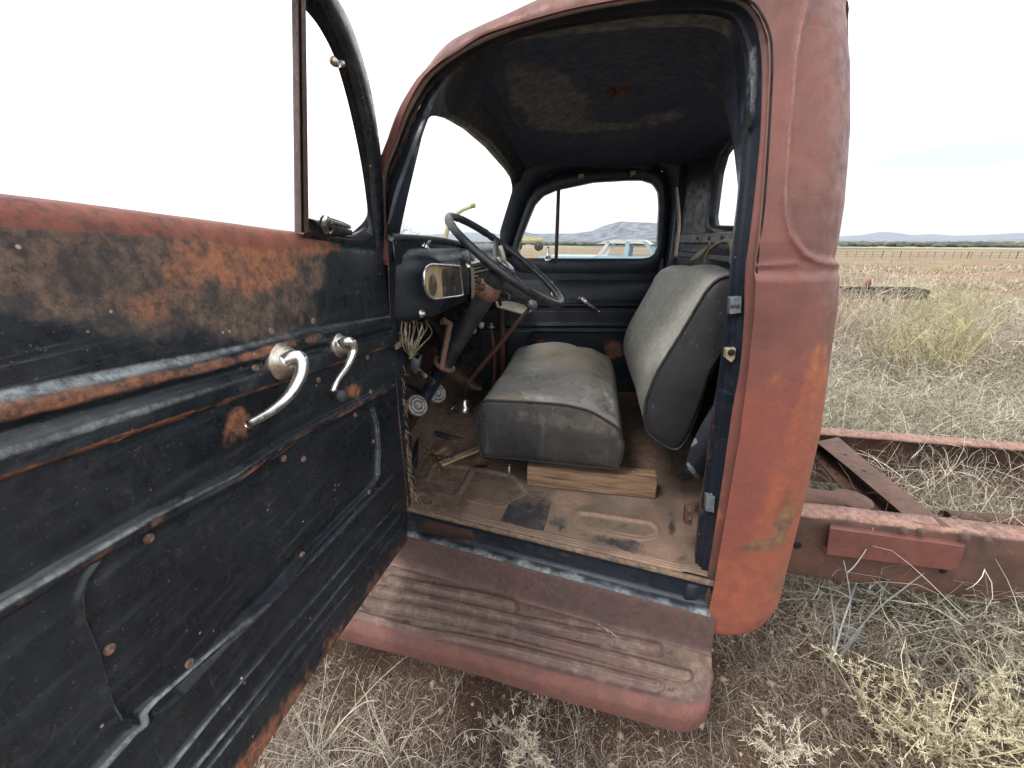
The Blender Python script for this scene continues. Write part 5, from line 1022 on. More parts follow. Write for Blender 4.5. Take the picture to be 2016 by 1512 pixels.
m, t, b = mat('leaf_litter'); N = NT(t); N.L(N.mix(N.rng(N.noise(120, 2), .4, .6), (.10, .06, .035), (.26, .18, .11)), b.inputs['Base Color']); b.inputs['Roughness'].default_value = .9; M['litter'] = m
tag(mb.obj('leaf_litter', M['litter'], smooth=False), 'heap of dry brown leaf and bark litter on the cab floor', 'debris', kind='stuff')
mb = MB(); rows = []
for i, t in enumerate(np.linspace(0, 1, 18)):
    rows.append([P(838+t*52+8*math.sin(3*s), 852+s*38+t*14, z=FZ+.015+.03*math.sin(3.1*s)*math.sin(3.1*t)+.01*math.sin(9*t+5*s)) for s in np.linspace(0, 1, 18)])
tag(mb.grid(np.array(rows)).obj('cardboard_scrap', M['floor'], solid=.002), 'crumpled tan cardboard scrap among the litter on the cab floor', 'cardboard')
#@@ENV
# ------------------------------------------------------------------ GROUND, HILLS
def gh(x, y):                                     # ground height: falls gently away from the truck
    r = np.hypot(x, y); return -1.25*sstep(9, 62, r)+.03*(vnoise(np.stack([x, y, 0*x], -1), .8, 3)-.5)*sstep(1.5, 4, r)+.018*(vnoise(np.stack([x, y, 0*x], -1), 5, 4)-.5)
def fastquads(name, V, Q, mat_, col=None, parent=None, tris=False):
    k = 3 if tris else 4; me = D.meshes.new(name); me.vertices.add(len(V)); me.vertices.foreach_set('co', np.asarray(V, np.float32).ravel())
    me.loops.add(len(Q)*k); me.loops.foreach_set('vertex_index', np.asarray(Q, np.int32).ravel()); me.polygons.add(len(Q)); me.polygons.foreach_set('loop_start', np.arange(0, len(Q)*k, k, dtype=np.int32))
    me.update(calc_edges=True)
    if col is not None: at = me.color_attributes.new('col', 'FLOAT_COLOR', 'POINT'); at.data.foreach_set('color', np.c_[col, np.ones(len(V))].astype(np.float32).ravel())
    me.materials.append(mat_); o = D.objects.new(name, me); C.objects.link(o); o.parent = parent; return o
rad = np.r_[0.0, np.geomspace(.25, 60, 210), np.geomspace(64, 16000, 70)]; azs = np.linspace(0, 2*math.pi, 361)
R_, A_ = np.meshgrid(rad, azs[:-1], indexing='ij'); Gx, Gy = R_*np.sin(A_), R_*np.cos(A_)
G = np.dstack([Gx, Gy, gh(Gx, Gy)])
m, t, b = mat('desert_ground'); N = NT(t)
soil = N.mix(N.rng(N.noise(1.3, 6), .35, .65), (.085, .052, .040), (.14, .092, .068)); soil = N.mix(N.rng(N.noise(60, 5, .7), .4, .7), soil, (.075, .048, .037)); soil = N.mix(N.rng(N.noise(160, 3), .58, .72), soil, (.30, .22, .16))
dry = N.mix(N.rng(N.noise(.35, 7, .65), .35, .62), (.22, .18, .125), (.15, .115, .085)); dry = N.mix(N.rng(N.noise(1.6, 6, .7), .45, .7), dry, (.30, .26, .19))
red = N.mix(N.rng(N.noise(.5, 6, .7), .4, .6), (.25, .135, .095), (.22, .16, .115)); grn = N.mix(N.rng(N.noise(.8, 6, .7), .4, .6), (.155, .165, .075), (.25, .23, .12))
sx = N.n('ShaderNodeVectorMath', operation='LENGTH'); N.L(N.co, sx.inputs[0]); rr = sx.outputs['Value']
c = N.mix(N.rng(rr, 2.2, 5.5), soil, dry); c = N.mix(N.math('MULTIPLY', N.rng(N.noise(.09, 5, .6, loc=(4, 2, 0)), .46, .56), N.rng(rr, 10, 22)), c, red)
c = N.mix(N.math('MULTIPLY', N.rng(N.noise(.13, 5, .6, loc=(9, 7, 0)), .52, .60), N.rng(rr, 4, 9)), c, grn)
band = N.math('MULTIPLY', N.rng(rr, 28, 34), N.rng(rr, 52, 44)); c = N.mix(N.math('MULTIPLY', band, .75), c, red)
far = N.mix(N.rng(N.noise(.006, 6, .6, stretch=(1, 1, 1)), .42, .58), (.34, .29, .21), (.07, .085, .065)); c = N.mix(N.rng(rr, 110, 260), c, far)
far2 = N.mix(N.rng(N.noise(.0016, 6, .6), .45, .55), (.05, .065, .06), (.30, .25, .18)); c = N.mix(N.rng(rr, 500, 1200), c, far2)
N.L(c, b.inputs['Base Color']); b.inputs['Roughness'].default_value = .95; b.inputs['Specular IOR Level'].default_value = .1
N.bump(b, N.noise(70, 8, .75), .9, .012)
tag(MB().grid(G, cv=True).obj('ground', m, None), kind='structure')
def azm(px_):
    d = ray(px_, 475); return math.atan2(d[0], d[1])
def ridge(name, pts, dist, depth, mat_, seed, base=-1.3):
    a = np.array([azm(p[0]) for p in pts]); hgt = np.array([(475.2-p[1])/780*math.cos(PITCH)*0+math.tan(math.asin(ray(p[0], p[1])[2]/np.linalg.norm(ray(p[0], p[1]))))*dist for p in pts])+CH
    A = np.linspace(a[0], a[-1], 420); H_ = np.interp(A, a, hgt); T = np.linspace(0, 1, 26)
    TT, AA = np.meshgrid(T, A, indexing='ij'); D_ = dist*(1+(TT-.5)*depth)
    pr = np.where(TT < .5, (TT/.5)**1.3, (1-(TT-.5)/.5)**1.1); 
    X_, Y_ = D_*np.sin(AA), D_*np.cos(AA); n_ = fbm(np.dstack([X_, Y_, 0*X_]), 9/dist, seed, 5)
    Z_ = base+(H_[None, :]-base)*pr*(1-.30*(1-pr)*2*(n_)*(pr < .999))+(n_-.5)*H_.max()*.05*(pr > .9)
    return tag(MB().grid(np.dstack([X_, Y_, Z_])).obj(name, mat_, None), kind='structure')
def hillmat(name, a, b_, sc):
    m, t, b = mat(name); N = NT(t); n = N.noise(sc, 7, .65, stretch=(1, 1, 2.2)); N.L(N.mix(N.rng(n, .44, .56), a, b_), b.inputs['Base Color']); b.inputs['Roughness'].default_value = 1; b.inputs['Specular IOR Level'].default_value = 0; return m
ridge('far_hills', [(600, 463), (770, 463), (850, 461), (925, 456), (990, 460), (1020, 459), (1060, 459), (1127, 459), (1300, 461), (1450, 464), (1600, 468), (1650, 465), (1690, 462), (1730, 455), (1760, 457), (1790, 462), (1830, 460), (1880, 463.5), (1920, 462), (1960, 460), (2000, 457), (2016, 458), (2150, 461), (2400, 463)], 7000, .35, hillmat('hill_haze_blue', (.085, .105, .165), (.13, .14, .19), .004), 3)  # bluish base colour: distance haze painted in, besides the haze volume
ridge('mesa_hill', [(990, 470), (1032, 455), (1053, 460), (1093, 460), (1127, 459), (1164, 453), (1185, 443), (1212, 435), (1222, 433), (1243, 435), (1295, 437), (1330, 441), (1380, 452), (1440, 468)], 2600, .45, hillmat('mesa_scrub_haze', (.070, .085, .125), (.19, .205, .225), .02), 8)  # scrub speckle, with the blue of distant haze mixed into its colours
# scrub trees on the plain: uncountable, far away
def blobs(name, n, mat_, gen, label, cat):
    V = []; Q = []; Cc = []; k = 0
    oc = np.array([(1, 0, 0), (-1, 0, 0), (0, 1, 0), (0, -1, 0), (0, 0, 1), (0, 0, -.4), (.7, .7, .5), (-.7, .7, .5), (.7, -.7, .5), (-.7, -.7, .5)], float)
    tri = [(0, 6, 8), (6, 2, 4), (6, 4, 8), (8, 4, 3), (3, 4, 9), (9, 4, 1), (1, 4, 7), (7, 4, 2), (2, 6, 5), (6, 0, 5), (0, 8, 5), (8, 3, 5), (3, 9, 5), (9, 1, 5), (1, 7, 5), (7, 2, 5)]
    for i in range(n):
        x, y, s, h = gen(); z = float(gh(np.array(x), np.array(y)))
        V.append(oc*np.array((s, s, h))*(1+rng.normal(0, .18, (10, 1)))+np.array((x, y, z+.3*h))); Q.append(np.array(tri)+k); k += 10
        Cc.append(np.tile(np.array((.075, .085, .065))*(.7+.8*rng.random()), (10, 1)))
    o = fastquads(name, np.concatenate(V), np.concatenate(Q), mat_, np.concatenate(Cc), None, True); return tag(o, label, cat, kind='stuff')
def colmat(name, rough=.9, trans=0.0):
    m, t, b = mat(name); a = t.nodes.new('ShaderNodeAttribute'); a.attribute_name = 'col'; t.links.new(a.outputs['Color'], b.inputs['Base Color']); b.inputs['Roughness'].default_value = rough; b.inputs['Specular IOR Level'].default_value = .2; return m
M['veg'] = colmat('dry_vegetation')
def g1():
    r = 10**rng.uniform(2.45, 3.35); a = azm(rng.uniform(700, 2250)); return r*math.sin(a), r*math.cos(a), rng.uniform(1.5, 3.5)*(1+r/900), rng.uniform(.8, 1.9)
blobs('far_scrub', 4200, M['veg'], g1, 'dark band of juniper scrub across the distant plain', 'scrub')
# distant buildings
M['wht'] = simple('white_siding', (.72, .72, .70), .7); M['roofg'] = simple('metal_roof', (.20, .21, .23), .7)
M['win'] = simple('dark_window', (.03, .035, .04), .3)
for i, (px_, dist, w, h, lab) in enumerate(((1668, 300, 16, 3.2, 'low white shed leftmost on the far plain beside the cab corner'), (1712, 420, 9, 3.5, 'small white house second from the cab corner on the far plain'), (1808, 380, 14, 3.0, 'white building in the middle of the far plain beyond the fence'), (1900, 330, 10, 3.2, 'small white house right of the middle on the far plain'), (1958, 300, 8, 3.4, 'pair of white gables right on the far plain'), (1990, 310, 22, 3.4, 'long white building at the right edge of the far plain'))):
    dist *= 1.7; w *= .9; a = azm(px_); x, y = dist*math.sin(a), dist*math.cos(a); z = -1.25; o = thing('farm_building', (x, y, z), lab, 'building', 'white buildings on the far plain')
    ax = [(math.cos(a), -math.sin(a), 0), (math.sin(a), math.cos(a), 0), (0, 0, 1)]; A = np.array(ax)
    MB().box((x, y, z+h*.4), (w, 7, h*.8), ax).obj('wall', M['wht'], o, smooth=False)
    V = [np.array((x, y, z+h*.8))+A.T@np.array(q) for q in ((-w/2-.4, -4, 0), (w/2+.4, -4, 0), (w/2+.4, 4, 0), (-w/2-.4, 4, 0), (-w/2-.4, 0, h*.4), (w/2+.4, 0, h*.4))]
    MB().add(V, [(0, 1, 5, 4), (2, 3, 4, 5), (0, 4, 3), (1, 2, 5)]).obj('roof', M['roofg'], o, smooth=False)
    for k in (-.25, .25): MB().box(np.array((x, y, z+h*.42))+A.T@np.array((w*k, -3.52, 0)), (1.2, .1, 1.0), ax).obj('window', M['win'], o, smooth=False)
# fence
fn = thing('wire_fence', (30, 52, -1.25), 'long wire fence on dark posts with a top rail crossing the field', 'fence')
fpx = [1560, 1585, 1610, 1640, 1665, 1683, 1700, 1716, 1735, 1756, 1771, 1790, 1806, 1822, 1838, 1856, 1874, 1890, 1903, 1910, 1929, 1948, 1966, 1984, 2000, 2022, 2045, 2070, 2100]
fp = [P(x, 507.5+(x-1600)*.006, z=-(CH+1.22)) for x in fpx]; M['post'] = simple('fence_post', (.085, .07, .06), .8)
for i, p in enumerate(fp):
    big = fpx[i] in (1903, 1771, 2000, 1735); hh = 1.15 if big else .98+.1*rng.random(); MB().tube([p, p+np.array((rng.normal(0, .03), 0, hh))], .06 if big else .032, 6).obj('post', M['post'], fn)
for hh, r in ((.98, .022), (.55, .012), (.25, .012)): MB().tube([p+np.array((0, 0, hh)) for p in fp], r, 4).obj('rail' if hh > .9 else 'wire', M['post'], fn)
# derelict flat trailer
tb = thing('flatbed_trailer', tuple(P(1745, 600, y=7.2)[:2])+(0,), 'low dark timber flatbed trailer standing in dry grass behind the truck', 'trailer')
A0, A1 = P(1560, 566, y=7.6), P(1834, 569, y=7.2); dv = A1-A0; Lg = np.linalg.norm(dv); dv /= Lg; nn = np.array((-dv[1], dv[0], 0)); nn /= np.linalg.norm(nn); ax = [tuple(dv), tuple(nn), (0, 0, 1)]
M['tdark'] = simple('weathered_dark_timber', (.045, .042, .045), .85, 0, (.09, .08, .075), 20, .4)
MB().box((A0+A1)/2+nn*.28-np.array((0, 0, .05)), (Lg, .56, .055), ax, .004).obj('deck', M['tdark'], tb)
MB().box((A0+A1)/2+nn*.02-np.array((0, 0, .12)), (Lg-.02, .05, .085), ax, .004).obj('edge_beam', M['tdark'], tb)
for f_ in (.15, .8): MB().box(A0+dv*Lg*f_+nn*.4-np.array((0, 0, .33)), (.09, .09, .42), ax, .004).obj('leg', M['tdark'], tb)
MB().box(A0+dv*Lg*.35+nn*.5-np.array((0, 0, .28)), (.9, .5, .18), ax, .01).obj('axle_box', M['tdark'], tb)
c = P(1710, 556, y=8.4); mb = MB(); mb.lathe(c-np.array((0, 0, .16)), (0, 0, 1), [(0, 0), (0, .03), (.10, .03), (.12, .045), (.16, .045), (.19, .03), (.21, .012), (.22, 0)], 12)
tag(mb.obj('red_canister', simple('faded_red', (.22, .06, .05), .8), None), 'small faded red canister standing on the dark flatbed trailer', 'canister')
# light blue pickup seen through the far window
def world_at(px_, dist): a = azm(px_); return np.array((dist*math.sin(a), dist*math.cos(a), 0))
bp = world_at(1238, 15.0); gz_ = float(gh(bp[0], bp[1])); bt = thing('blue_pickup', (bp[0], bp[1], gz_), 'light blue and white old pickup parked in the dry grass, seen through the far window', 'pickup truck')
a = azm(1238); ax = np.array([(math.cos(a+.1), -math.sin(a+.1), 0), (math.sin(a+.1), math.cos(a+.1), 0), (0, 0, 1)]); L3 = lambda x, y, z: bp+ax.T@np.array((x, y, z))
sc_ = 15.0/829; ztop = lambda py_: (475-py_)*sc_+CH
M['ltblue'] = simple('light_blue_paint', (.26, .42, .50), .5, 0, (.33, .46, .52), 3); M['white'] = simple('white_paint', (.62, .63, .62), .4)
zr, zbelt, zbed = ztop(473), ztop(502), ztop(503)
mb = MB(); prf = [(-2.1, zbelt), (-.9, zbelt), (-.62, zr-.04), (-.45, zr), (.42, zr), (.62, zr-.05), (1.02, zbelt)]
def extr(poly, y0_, y1_): 
    mb_ = MB(); n = len(poly); A = [L3(x, y0_, z) for x, z in poly]; B = [L3(x, y1_, z) for x, z in poly]
    return mb_.add(A+B, [tuple(range(n)), tuple(range(2*n-1, n-1, -1))]+[(i, (i+1) % n, (i+1) % n+n, i+n) for i in range(n)])
extr([(-.80, zr-.09), (-.60, zr-.03), (-.45, zr), (.42, zr), (.60, zr-.04), (.74, zr-.12), (.40, zr-.08), (-.42, zr-.08)], -.85, .85).obj('roof', M['white'], bt, smooth=False, bevel=.02)
for y_ in (-.85, .80): extr([(-.94, zbelt), (-.80, zbelt), (-.50, zr-.06), (-.60, zr-.03)], y_, y_+.05).obj('rear_pillar', M['white'], bt, smooth=False)
for y_ in (-.85, .80): extr([(-.06, zbelt), (.09, zbelt), (.11, zr-.05), (-.0, zr-.05)], y_, y_+.05).obj('door_pillar', M['ltblue'], bt, smooth=False)
for y_ in (-.85, .80): extr([(.92, zbelt), (1.03, zbelt), (.62, zr-.04), (.52, zr-.04)], y_, y_+.05).obj('windscreen_pillar', M['ltblue'], bt, smooth=False)
extr([(-.98, .35), (1.9, .35), (1.9, zbelt-.12), (1.1, zbelt), (-.98, zbelt)], -.88, .88).obj('cab_body', M['ltblue'], bt, smooth=False, bevel=.03)
extr([(-2.9, .5), (-1.02, .5), (-1.02, zbed), (-2.9, zbed)], -.92, .92).obj('bed', M['ltblue'], bt, smooth=False, bevel=.03)
for x_ in (-2.1, 1.2):
    for y_ in (-.80, .80): w_ = MB(); w_.lathe(L3(x_, y_, .36), ax[1], [(-.1, .12), (-.1, .34), (-.06, .37), (.06, .37), (.1, .34), (.1, .12)], 20); w_.obj('wheel', M['rubber'], bt)
# yellow machine and its curved pipe
M['yel'] = simple('faded_yellow', (.42, .41, .21), .7, 0, (.33, .33, .20), 10)
ym = world_at(1042, 40); yt = thing('yellow_machine', (ym[0], ym[1], float(gh(ym[0], ym[1]))), 'faded yellow low machine parked far off, seen through the far vent window', 'machine')
def ybox(c_, s_, nm): MB().box(np.array((ym[0], ym[1], 0))+np.array(c_), s_, None, .06).obj(nm, M['yel'], yt)
zz_ = lambda p: (475-p)*40/829+CH
ybox((0, 0, zz_(473)), (2.6, 1.4, .42), 'deck'); ybox((-.2, 0, zz_(468)), (1.9, 1.2, .25), 'hood')
for x_ in (-1.0, 1.0): MB().lathe(np.array((ym[0]+x_, ym[1]-.75, zz_(484))), (0, 1, 0), [(0, .0), (0, .42), (.3, .42), (.3, 0)], 16).obj('wheel', M['rubber'], yt)
Yb_ = 14.5; pb = [P(x, y, y=Yb_) for x, y in ((874, 500), (876, 478), (880, 455), (888, 435), (898, 422), (912, 413), (930, 406))]
cb = thing('yellow_spout', tuple(pb[0][:2])+(float(gh(pb[0][0], pb[0][1])),), 'curved yellow loading spout rising beyond the windscreen', 'spout')
g_ = np.array((pb[0][0], pb[0][1], float(gh(pb[0][0], pb[0][1])))); MB().tube([g_]+pb, [.09, .09, .09, .09, .085, .075, .065, .06], 10, n=40).obj('pipe', M['yel'], cb)
MB().tube([pb[-1]-np.array((.05, 0, 0)), pb[-1]+np.array((.10, 0, .03))], .075, 10).obj('nozzle', simple('spout_tip', (.30, .27, .14), .7), cb); MB().box(g_+np.array((0, 0, .3)), (.9, .7, .6), None, .03).obj('base', M['yel'], cb)
# small bare tree far left of the windscreen
bt0 = world_at(779, 46); z0_ = float(gh(bt0[0], bt0[1])); tr_ = thing('bare_tree', (bt0[0], bt0[1], z0_), 'small leafless tree on the plain at the near edge of the windscreen', 'tree')
mb = MB(); tw = MB(); htop = (475-428)*46/829+CH-z0_
def br_(mb_, p, d, L, r, lv):
    e = p+d*L; mb_.tube([p, (p+e)/2+rng.normal(0, L*.05, 3), e], [r, r*.85, r*.65], 4, caps=False)
    if lv > 0:
        for k in range(3): nd = d+rng.normal(0, .55, 3); nd[2] = abs(nd[2])*.8; nd /= np.linalg.norm(nd); br_(tw, p+d*L*rng.uniform(.6, 1), nd, L*.62, r*.6, lv-1)
br_(mb, np.array((bt0[0], bt0[1], z0_)), np.array((0, 0, 1.)), htop*.5, .07, 4); M['bark'] = simple('bare_bark', (.20, .17, .15), .9); mb.obj('trunk', M['bark'], tr_); tw.obj('crown', M['bark'], tr_)
# ------------------------------------------------------------------ VEGETATION
def stems(base, L, w, dirs, curl, seg=6, col=None, grav=0.0, wt=.25):
    """ribbons: base (n,3), L lengths, w widths, dirs (n,3)"""
    n = len(base); d = dirs/np.linalg.norm(dirs, axis=1)[:, None]; p = base.copy(); pts = [p.copy()]; ds = [d.copy()]
    ax_ = rng.normal(0, 1, (n, 3)); 
    for k in range(seg):
        d = d+np.cross(d, ax_)*(curl/seg)[:, None]+rng.normal(0, .10, (n, 3))*curl[:, None]*.6; d[:, 2] -= grav/seg; d /= np.linalg.norm(d, axis=1)[:, None]
        p = p+d*(L/seg)[:, None]; pts.append(p.copy()); ds.append(d.copy())
    Pn = np.stack(pts, 1); Dn = np.stack(ds, 1); side = np.cross(Dn, rng.normal(0, 1, (n, 1, 3))); side /= np.linalg.norm(side, axis=2)[..., None]+1e-9
    tt = np.linspace(1, wt, seg+1)[None, :, None]; s2 = side*(w[:, None, None]*.5)*tt
    V = np.stack([Pn-s2, Pn+s2], 2)                    # n, seg+1, 2, 3
    V = V.reshape(-1, 3); b0 = (np.arange(n)*(seg+1)*2)[:, None]+(np.arange(seg)*2)[None, :]
    Q = np.stack([b0, b0+1, b0+3, b0+2], -1).reshape(-1, 4); cc = np.repeat(col, (seg+1)*2, axis=0) if col is not None else None
    return V, Q, cc, Pn, Dn
class VEG:
    def __init__(s): s.V = []; s.Q = []; s.C = []; s.n = 0
    def add(s, r): s.V.append(r[0]); s.Q.append(r[1]+s.n); s.C.append(r[2]); s.n += len(r[0]); return r[3], r[4]
    def done(s, name, label=None, cat=None, kind='stuff', parent=None):
        o = fastquads(name, np.concatenate(s.V), np.concatenate(s.Q), M['veg'], np.concatenate(s.C), parent); return tag(o, label, cat, kind=kind) if cat else o
def tint(n, a, b_, v=.25):
    t_ = rng.random((n, 1)); c_ = np.array(a)*(1-t_)+np.array(b_)*t_; return np.clip(c_*(1+rng.normal(0, v, (n, 1))), .02, .8)
def tint2(base, a, b_, v=.30):
    n = len(base); c_ = tint(n, a, b_, v); c_ = c_*np.where(rng.random((n, 1)) < .42, .38, 1.18); m1_ = sstep(.52, .66, vnoise(base*np.array((1, 1, 0)), .55, 31))[:, None]; m2_ = sstep(.55, .68, vnoise(base*np.array((1, 1, 0)), .38, 77))[:, None]; m3_ = sstep(.56, .7, vnoise(base*np.array((1, 1, 0)), 1.3, 55))[:, None]
    c_ = c_*(1-.4*m1_)+.4*m1_*np.array((.20, .21, .13)); c_ = c_*(1-.35*m2_)+.35*m2_*np.array((.30, .235, .19)); c_ = c_*(1-.35*m3_)+.35*m3_*np.array((.60, .55, .48)); return c_
def sprig(vg, base, Lm, wd, ca, cb_, spread=.8, curl=1.2, sub=3, subL=.45, grav=.2, seg=6):
    n = len(base); d = rng.normal(0, spread, (n, 3)); d[:, 2] = 1; L = Lm*rng.uniform(.5, 1.25, n); 
    Pn, Dn = vg.add(stems(base, L, wd*rng.uniform(.7, 1.3, n), d, curl*rng.uniform(.3, 1.4, n), seg, tint2(base, ca, cb_), grav))
    for k in range(sub):
        i = rng.integers(1, Pn.shape[1], n); b2 = Pn[np.arange(n), i]; d2 = Dn[np.arange(n), i]+rng.normal(0, .7, (n, 3))
        vg.add(stems(b2, L*subL*rng.uniform(.4, 1.2, n), wd*.7*np.ones(n), d2, curl*1.3*rng.uniform(.3, 1.5, n), max(3, seg-2), tint2(base, ca, cb_), grav*.5))
def onground(x, y): return np.stack([x, y, gh(x, y)-.01], 1)
GREY, TAN_, PALE, YEL, GRN, BRN = (.39, .345, .285), (.42, .345, .235), (.58, .515, .41), (.46, .39, .19), (.20, .22, .10), (.20, .15, .115)
def zone(n, x0, x1, y0, y1, keep=None, clump=0, rs=None):
    x = rng.uniform(x0, x1, n); y = rng.uniform(y0, y1, n)
    if clump:
        k = max(2, n//clump); cxs, cys = rng.uniform(x0, x1, k), rng.uniform(y0, y1, k); i = rng.integers(0, k, n); x = cxs[i]+rng.normal(0, rs, n); y = cys[i]+rng.normal(0, rs, n)
    m_ = np.ones(n, bool) if keep is None else keep(x, y); return x[m_], y[m_]
# bare strip under the running board and the sides: thin grass
v = VEG()
x, y = zone(2600, -1.1, 1.3, .28, .80, clump=26, rs=.045); sprig(v, onground(x, y), .15, .0016, GREY, PALE, .9, 1.6, 3, .5)
x, y = zone(3600, -.85, .35, .22, .62, clump=24, rs=.06); sprig(v, onground(x, y), .17, .0016, (.40, .37, .33), (.56, .52, .46), 1.1, 1.9, 4, .5)
x, y = zone(1500, -1.0, .5, .3, .9); sprig(v, onground(x, y), .10, .0013, BRN, GREY, 1.6, 1.2, 1)
x, y = zone(3000, .35, 1.9, .35, 1.25, clump=40, rs=.07); sprig(v, onground(x, y), .17, .0018, (.15, .12, .095), (.46, .41, .34), 1.3, 1.6, 3)
x, y = zone(1500, .7, 1.9, .40, .80, clump=60, rs=.07); sprig(v, onground(x, y), .17, .003, TAN_, (.50, .44, .27), .9, 1.6, 5, .4)
x, y = zone(5200, .4, 3.4, .85, 1.9, clump=30, rs=.10); sprig(v, onground(x, y), .15, .0020, (.10, .08, .065), (.32, .28, .23), 1.4, 1.6, 2)
v.done('dry_grass', 'thin dry grey and straw coloured grass on the bare soil round the running board', 'grass')
# brush between and behind the rails
v = VEG()
x, y = zone(14000, .75, 3.6, 1.32, 1.95, keep=lambda x, y: x > .75+.0*y, clump=34, rs=.12); k = (x > 1.25); sprig(v, onground(x[k], y[k]), .52, .0034, (.42, .37, .30), (.62, .56, .46), .65, 1.5, 5, .38)
sprig(v, onground(x[~k], y[~k]), .20, .0026, GREY, PALE, .9, 1.5, 3, .4)
x, y = zone(13000, .6, 4.6, 2.05, 3.4, clump=44, rs=.15); sprig(v, onground(x, y), .58, .0038, (.42, .37, .30), (.62, .56, .46), .7, 1.9, 5, .36)
x, y = zone(7500, .8, 7.5, 3.2, 6.0, clump=50, rs=.22); sprig(v, onground(x, y), .50, .0055, (.36, .31, .27), PALE, .7, 1.6, 4, .36, seg=5)
x, y = zone(2600, 3.2, 6.0, 3.6, 5.6, clump=70, rs=.3); sprig(v, onground(x, y), .32, .007, GRN, (.30, .32, .18), .6, .9, 2, seg=4)
v.done('dry_brush', 'dense tangled grey dry brush growing between and behind the chassis rails', 'brush')
v = VEG()
def sector(n, r0, r1, p0, p1):
    r = np.sqrt(rng.uniform(r0*r0, r1*r1, n)); a = np.interp(rng.random(n), [0, 1], [azm(p0), azm(p1)]); return r*np.sin(a), r*np.cos(a)
x, y = sector(11000, 5.5, 13, 1560, 2250); sprig(v, onground(x, y), .42, .009, (.36, .31, .26), PALE, .5, 1.3, 3, seg=4)
x, y = sector(3400, 5.5, 11, 1790, 2000); sprig(v, onground(x, y), .62, .006, (.38, .36, .15), (.56, .50, .24), .22, .4, 2, .3, grav=.05, seg=4)
x, y = sector(1500, 6.2, 7.4, 1640, 1830); sprig(v, onground(x, y), .72, .006, PALE, (.60, .50, .32), .12, .3, 2, .3, grav=.1, seg=4)
x, y = sector(5000, 8, 15, 1720, 2060); sprig(v, onground(x, y), .26, .014, (.20, .23, .09), (.36, .36, .16), .5, .8, 1, seg=3)
x, y = sector(12000, 11, 30, 1560, 2250); n_ = vnoise(np.stack([x, y, 0*x], 1), .25, 5); k = n_ > .35; sprig(v, onground(x[k], y[k]), .30, .022, TAN_, PALE, .5, 1.0, 1, seg=3)
x, y = sector(9000, 28, 75, 1560, 2250); n_ = vnoise(np.stack([x, y, 0*x], 1), .12, 5); k = (n_ > .5); sprig(v, onground(x[k], y[k]), .38, .055, TAN_, (.5, .43, .3), .6, .8, 1, seg=2)
x, y = sector(9000, 4.5, 14, 1000, 1400); sprig(v, onground(x, y), .50, .012, TAN_, (.50, .40, .30), .4, 1.0, 2, seg=3)
x, y = sector(6000, 16, 60, 760, 1450); sprig(v, onground(x, y), .45, .04, TAN_, PALE, .5, 1.0, 1, seg=2)
v.done('field_grass', 'pale dry grass and yellow green weeds covering the open field behind the truck', 'grass')
v = VEG()
x, y = zone(7000, -5.5, -.75, .9, 6.0, clump=40, rs=.3); sprig(v, onground(x, y), .30, .004, GREY, PALE, .8, 1.5, 2, .4, seg=5)
x, y = zone(5000, -3.5, 4.5, -2.5, .2, clump=40, rs=.2); k = np.hypot(x, y) > .9; sprig(v, onground(x[k], y[k]), .16, .003, GREY, PALE, 1.0, 1.5, 2, .4, seg=5)
v.done('roadside_grass', 'thin dry grass tufts in front of the open door and round the cab', 'grass')
# pebbles
V_ = []; Q_ = []; C_ = []; k_ = 0
oc = np.array([(1, 0, 0), (0, 1, 0), (-1, 0, 0), (0, -1, 0), (0, 0, .7), (0, 0, -.6)]); tri = np.array([(0, 1, 4), (1, 2, 4), (2, 3, 4), (3, 0, 4), (1, 0, 5), (2, 1, 5), (3, 2, 5), (0, 3, 5)])
n = 9000; x = np.r_[rng.uniform(-1.1, 1.8, 6500), rng.uniform(.4, 3.5, 2500)]; y = np.r_[rng.uniform(.3, 1.35, 6500), rng.uniform(.8, 2.4, 2500)]; s_ = np.minimum(.0022*rng.pareto(2.0, n)+.0016, .018); zz0 = gh(x, y)
ang = rng.random(n)*6.28; o_ = oc[None]*s_[:, None, None]*(1+rng.normal(0, .22, (n, 6, 1))); xr = o_[..., 0]*np.cos(ang)[:, None]-o_[..., 1]*np.sin(ang)[:, None]*.75; yr = o_[..., 0]*np.sin(ang)[:, None]+o_[..., 1]*np.cos(ang)[:, None]*.75
Vp = np.stack([xr+x[:, None], yr+y[:, None], o_[..., 2]+zz0[:, None]+s_[:, None]*.25], -1).reshape(-1, 3); Qp = (tri[None]+(np.arange(n)*6)[:, None, None]).reshape(-1, 3); cp = np.repeat(tint(n, (.16, .10, .075), (.42, .33, .25), .35), 6, axis=0)
tag(fastquads('pebbles', Vp, Qp, M['veg'], cp, None, True), 'small reddish and tan pebbles scattered over the bare soil', 'pebbles', kind='stuff')
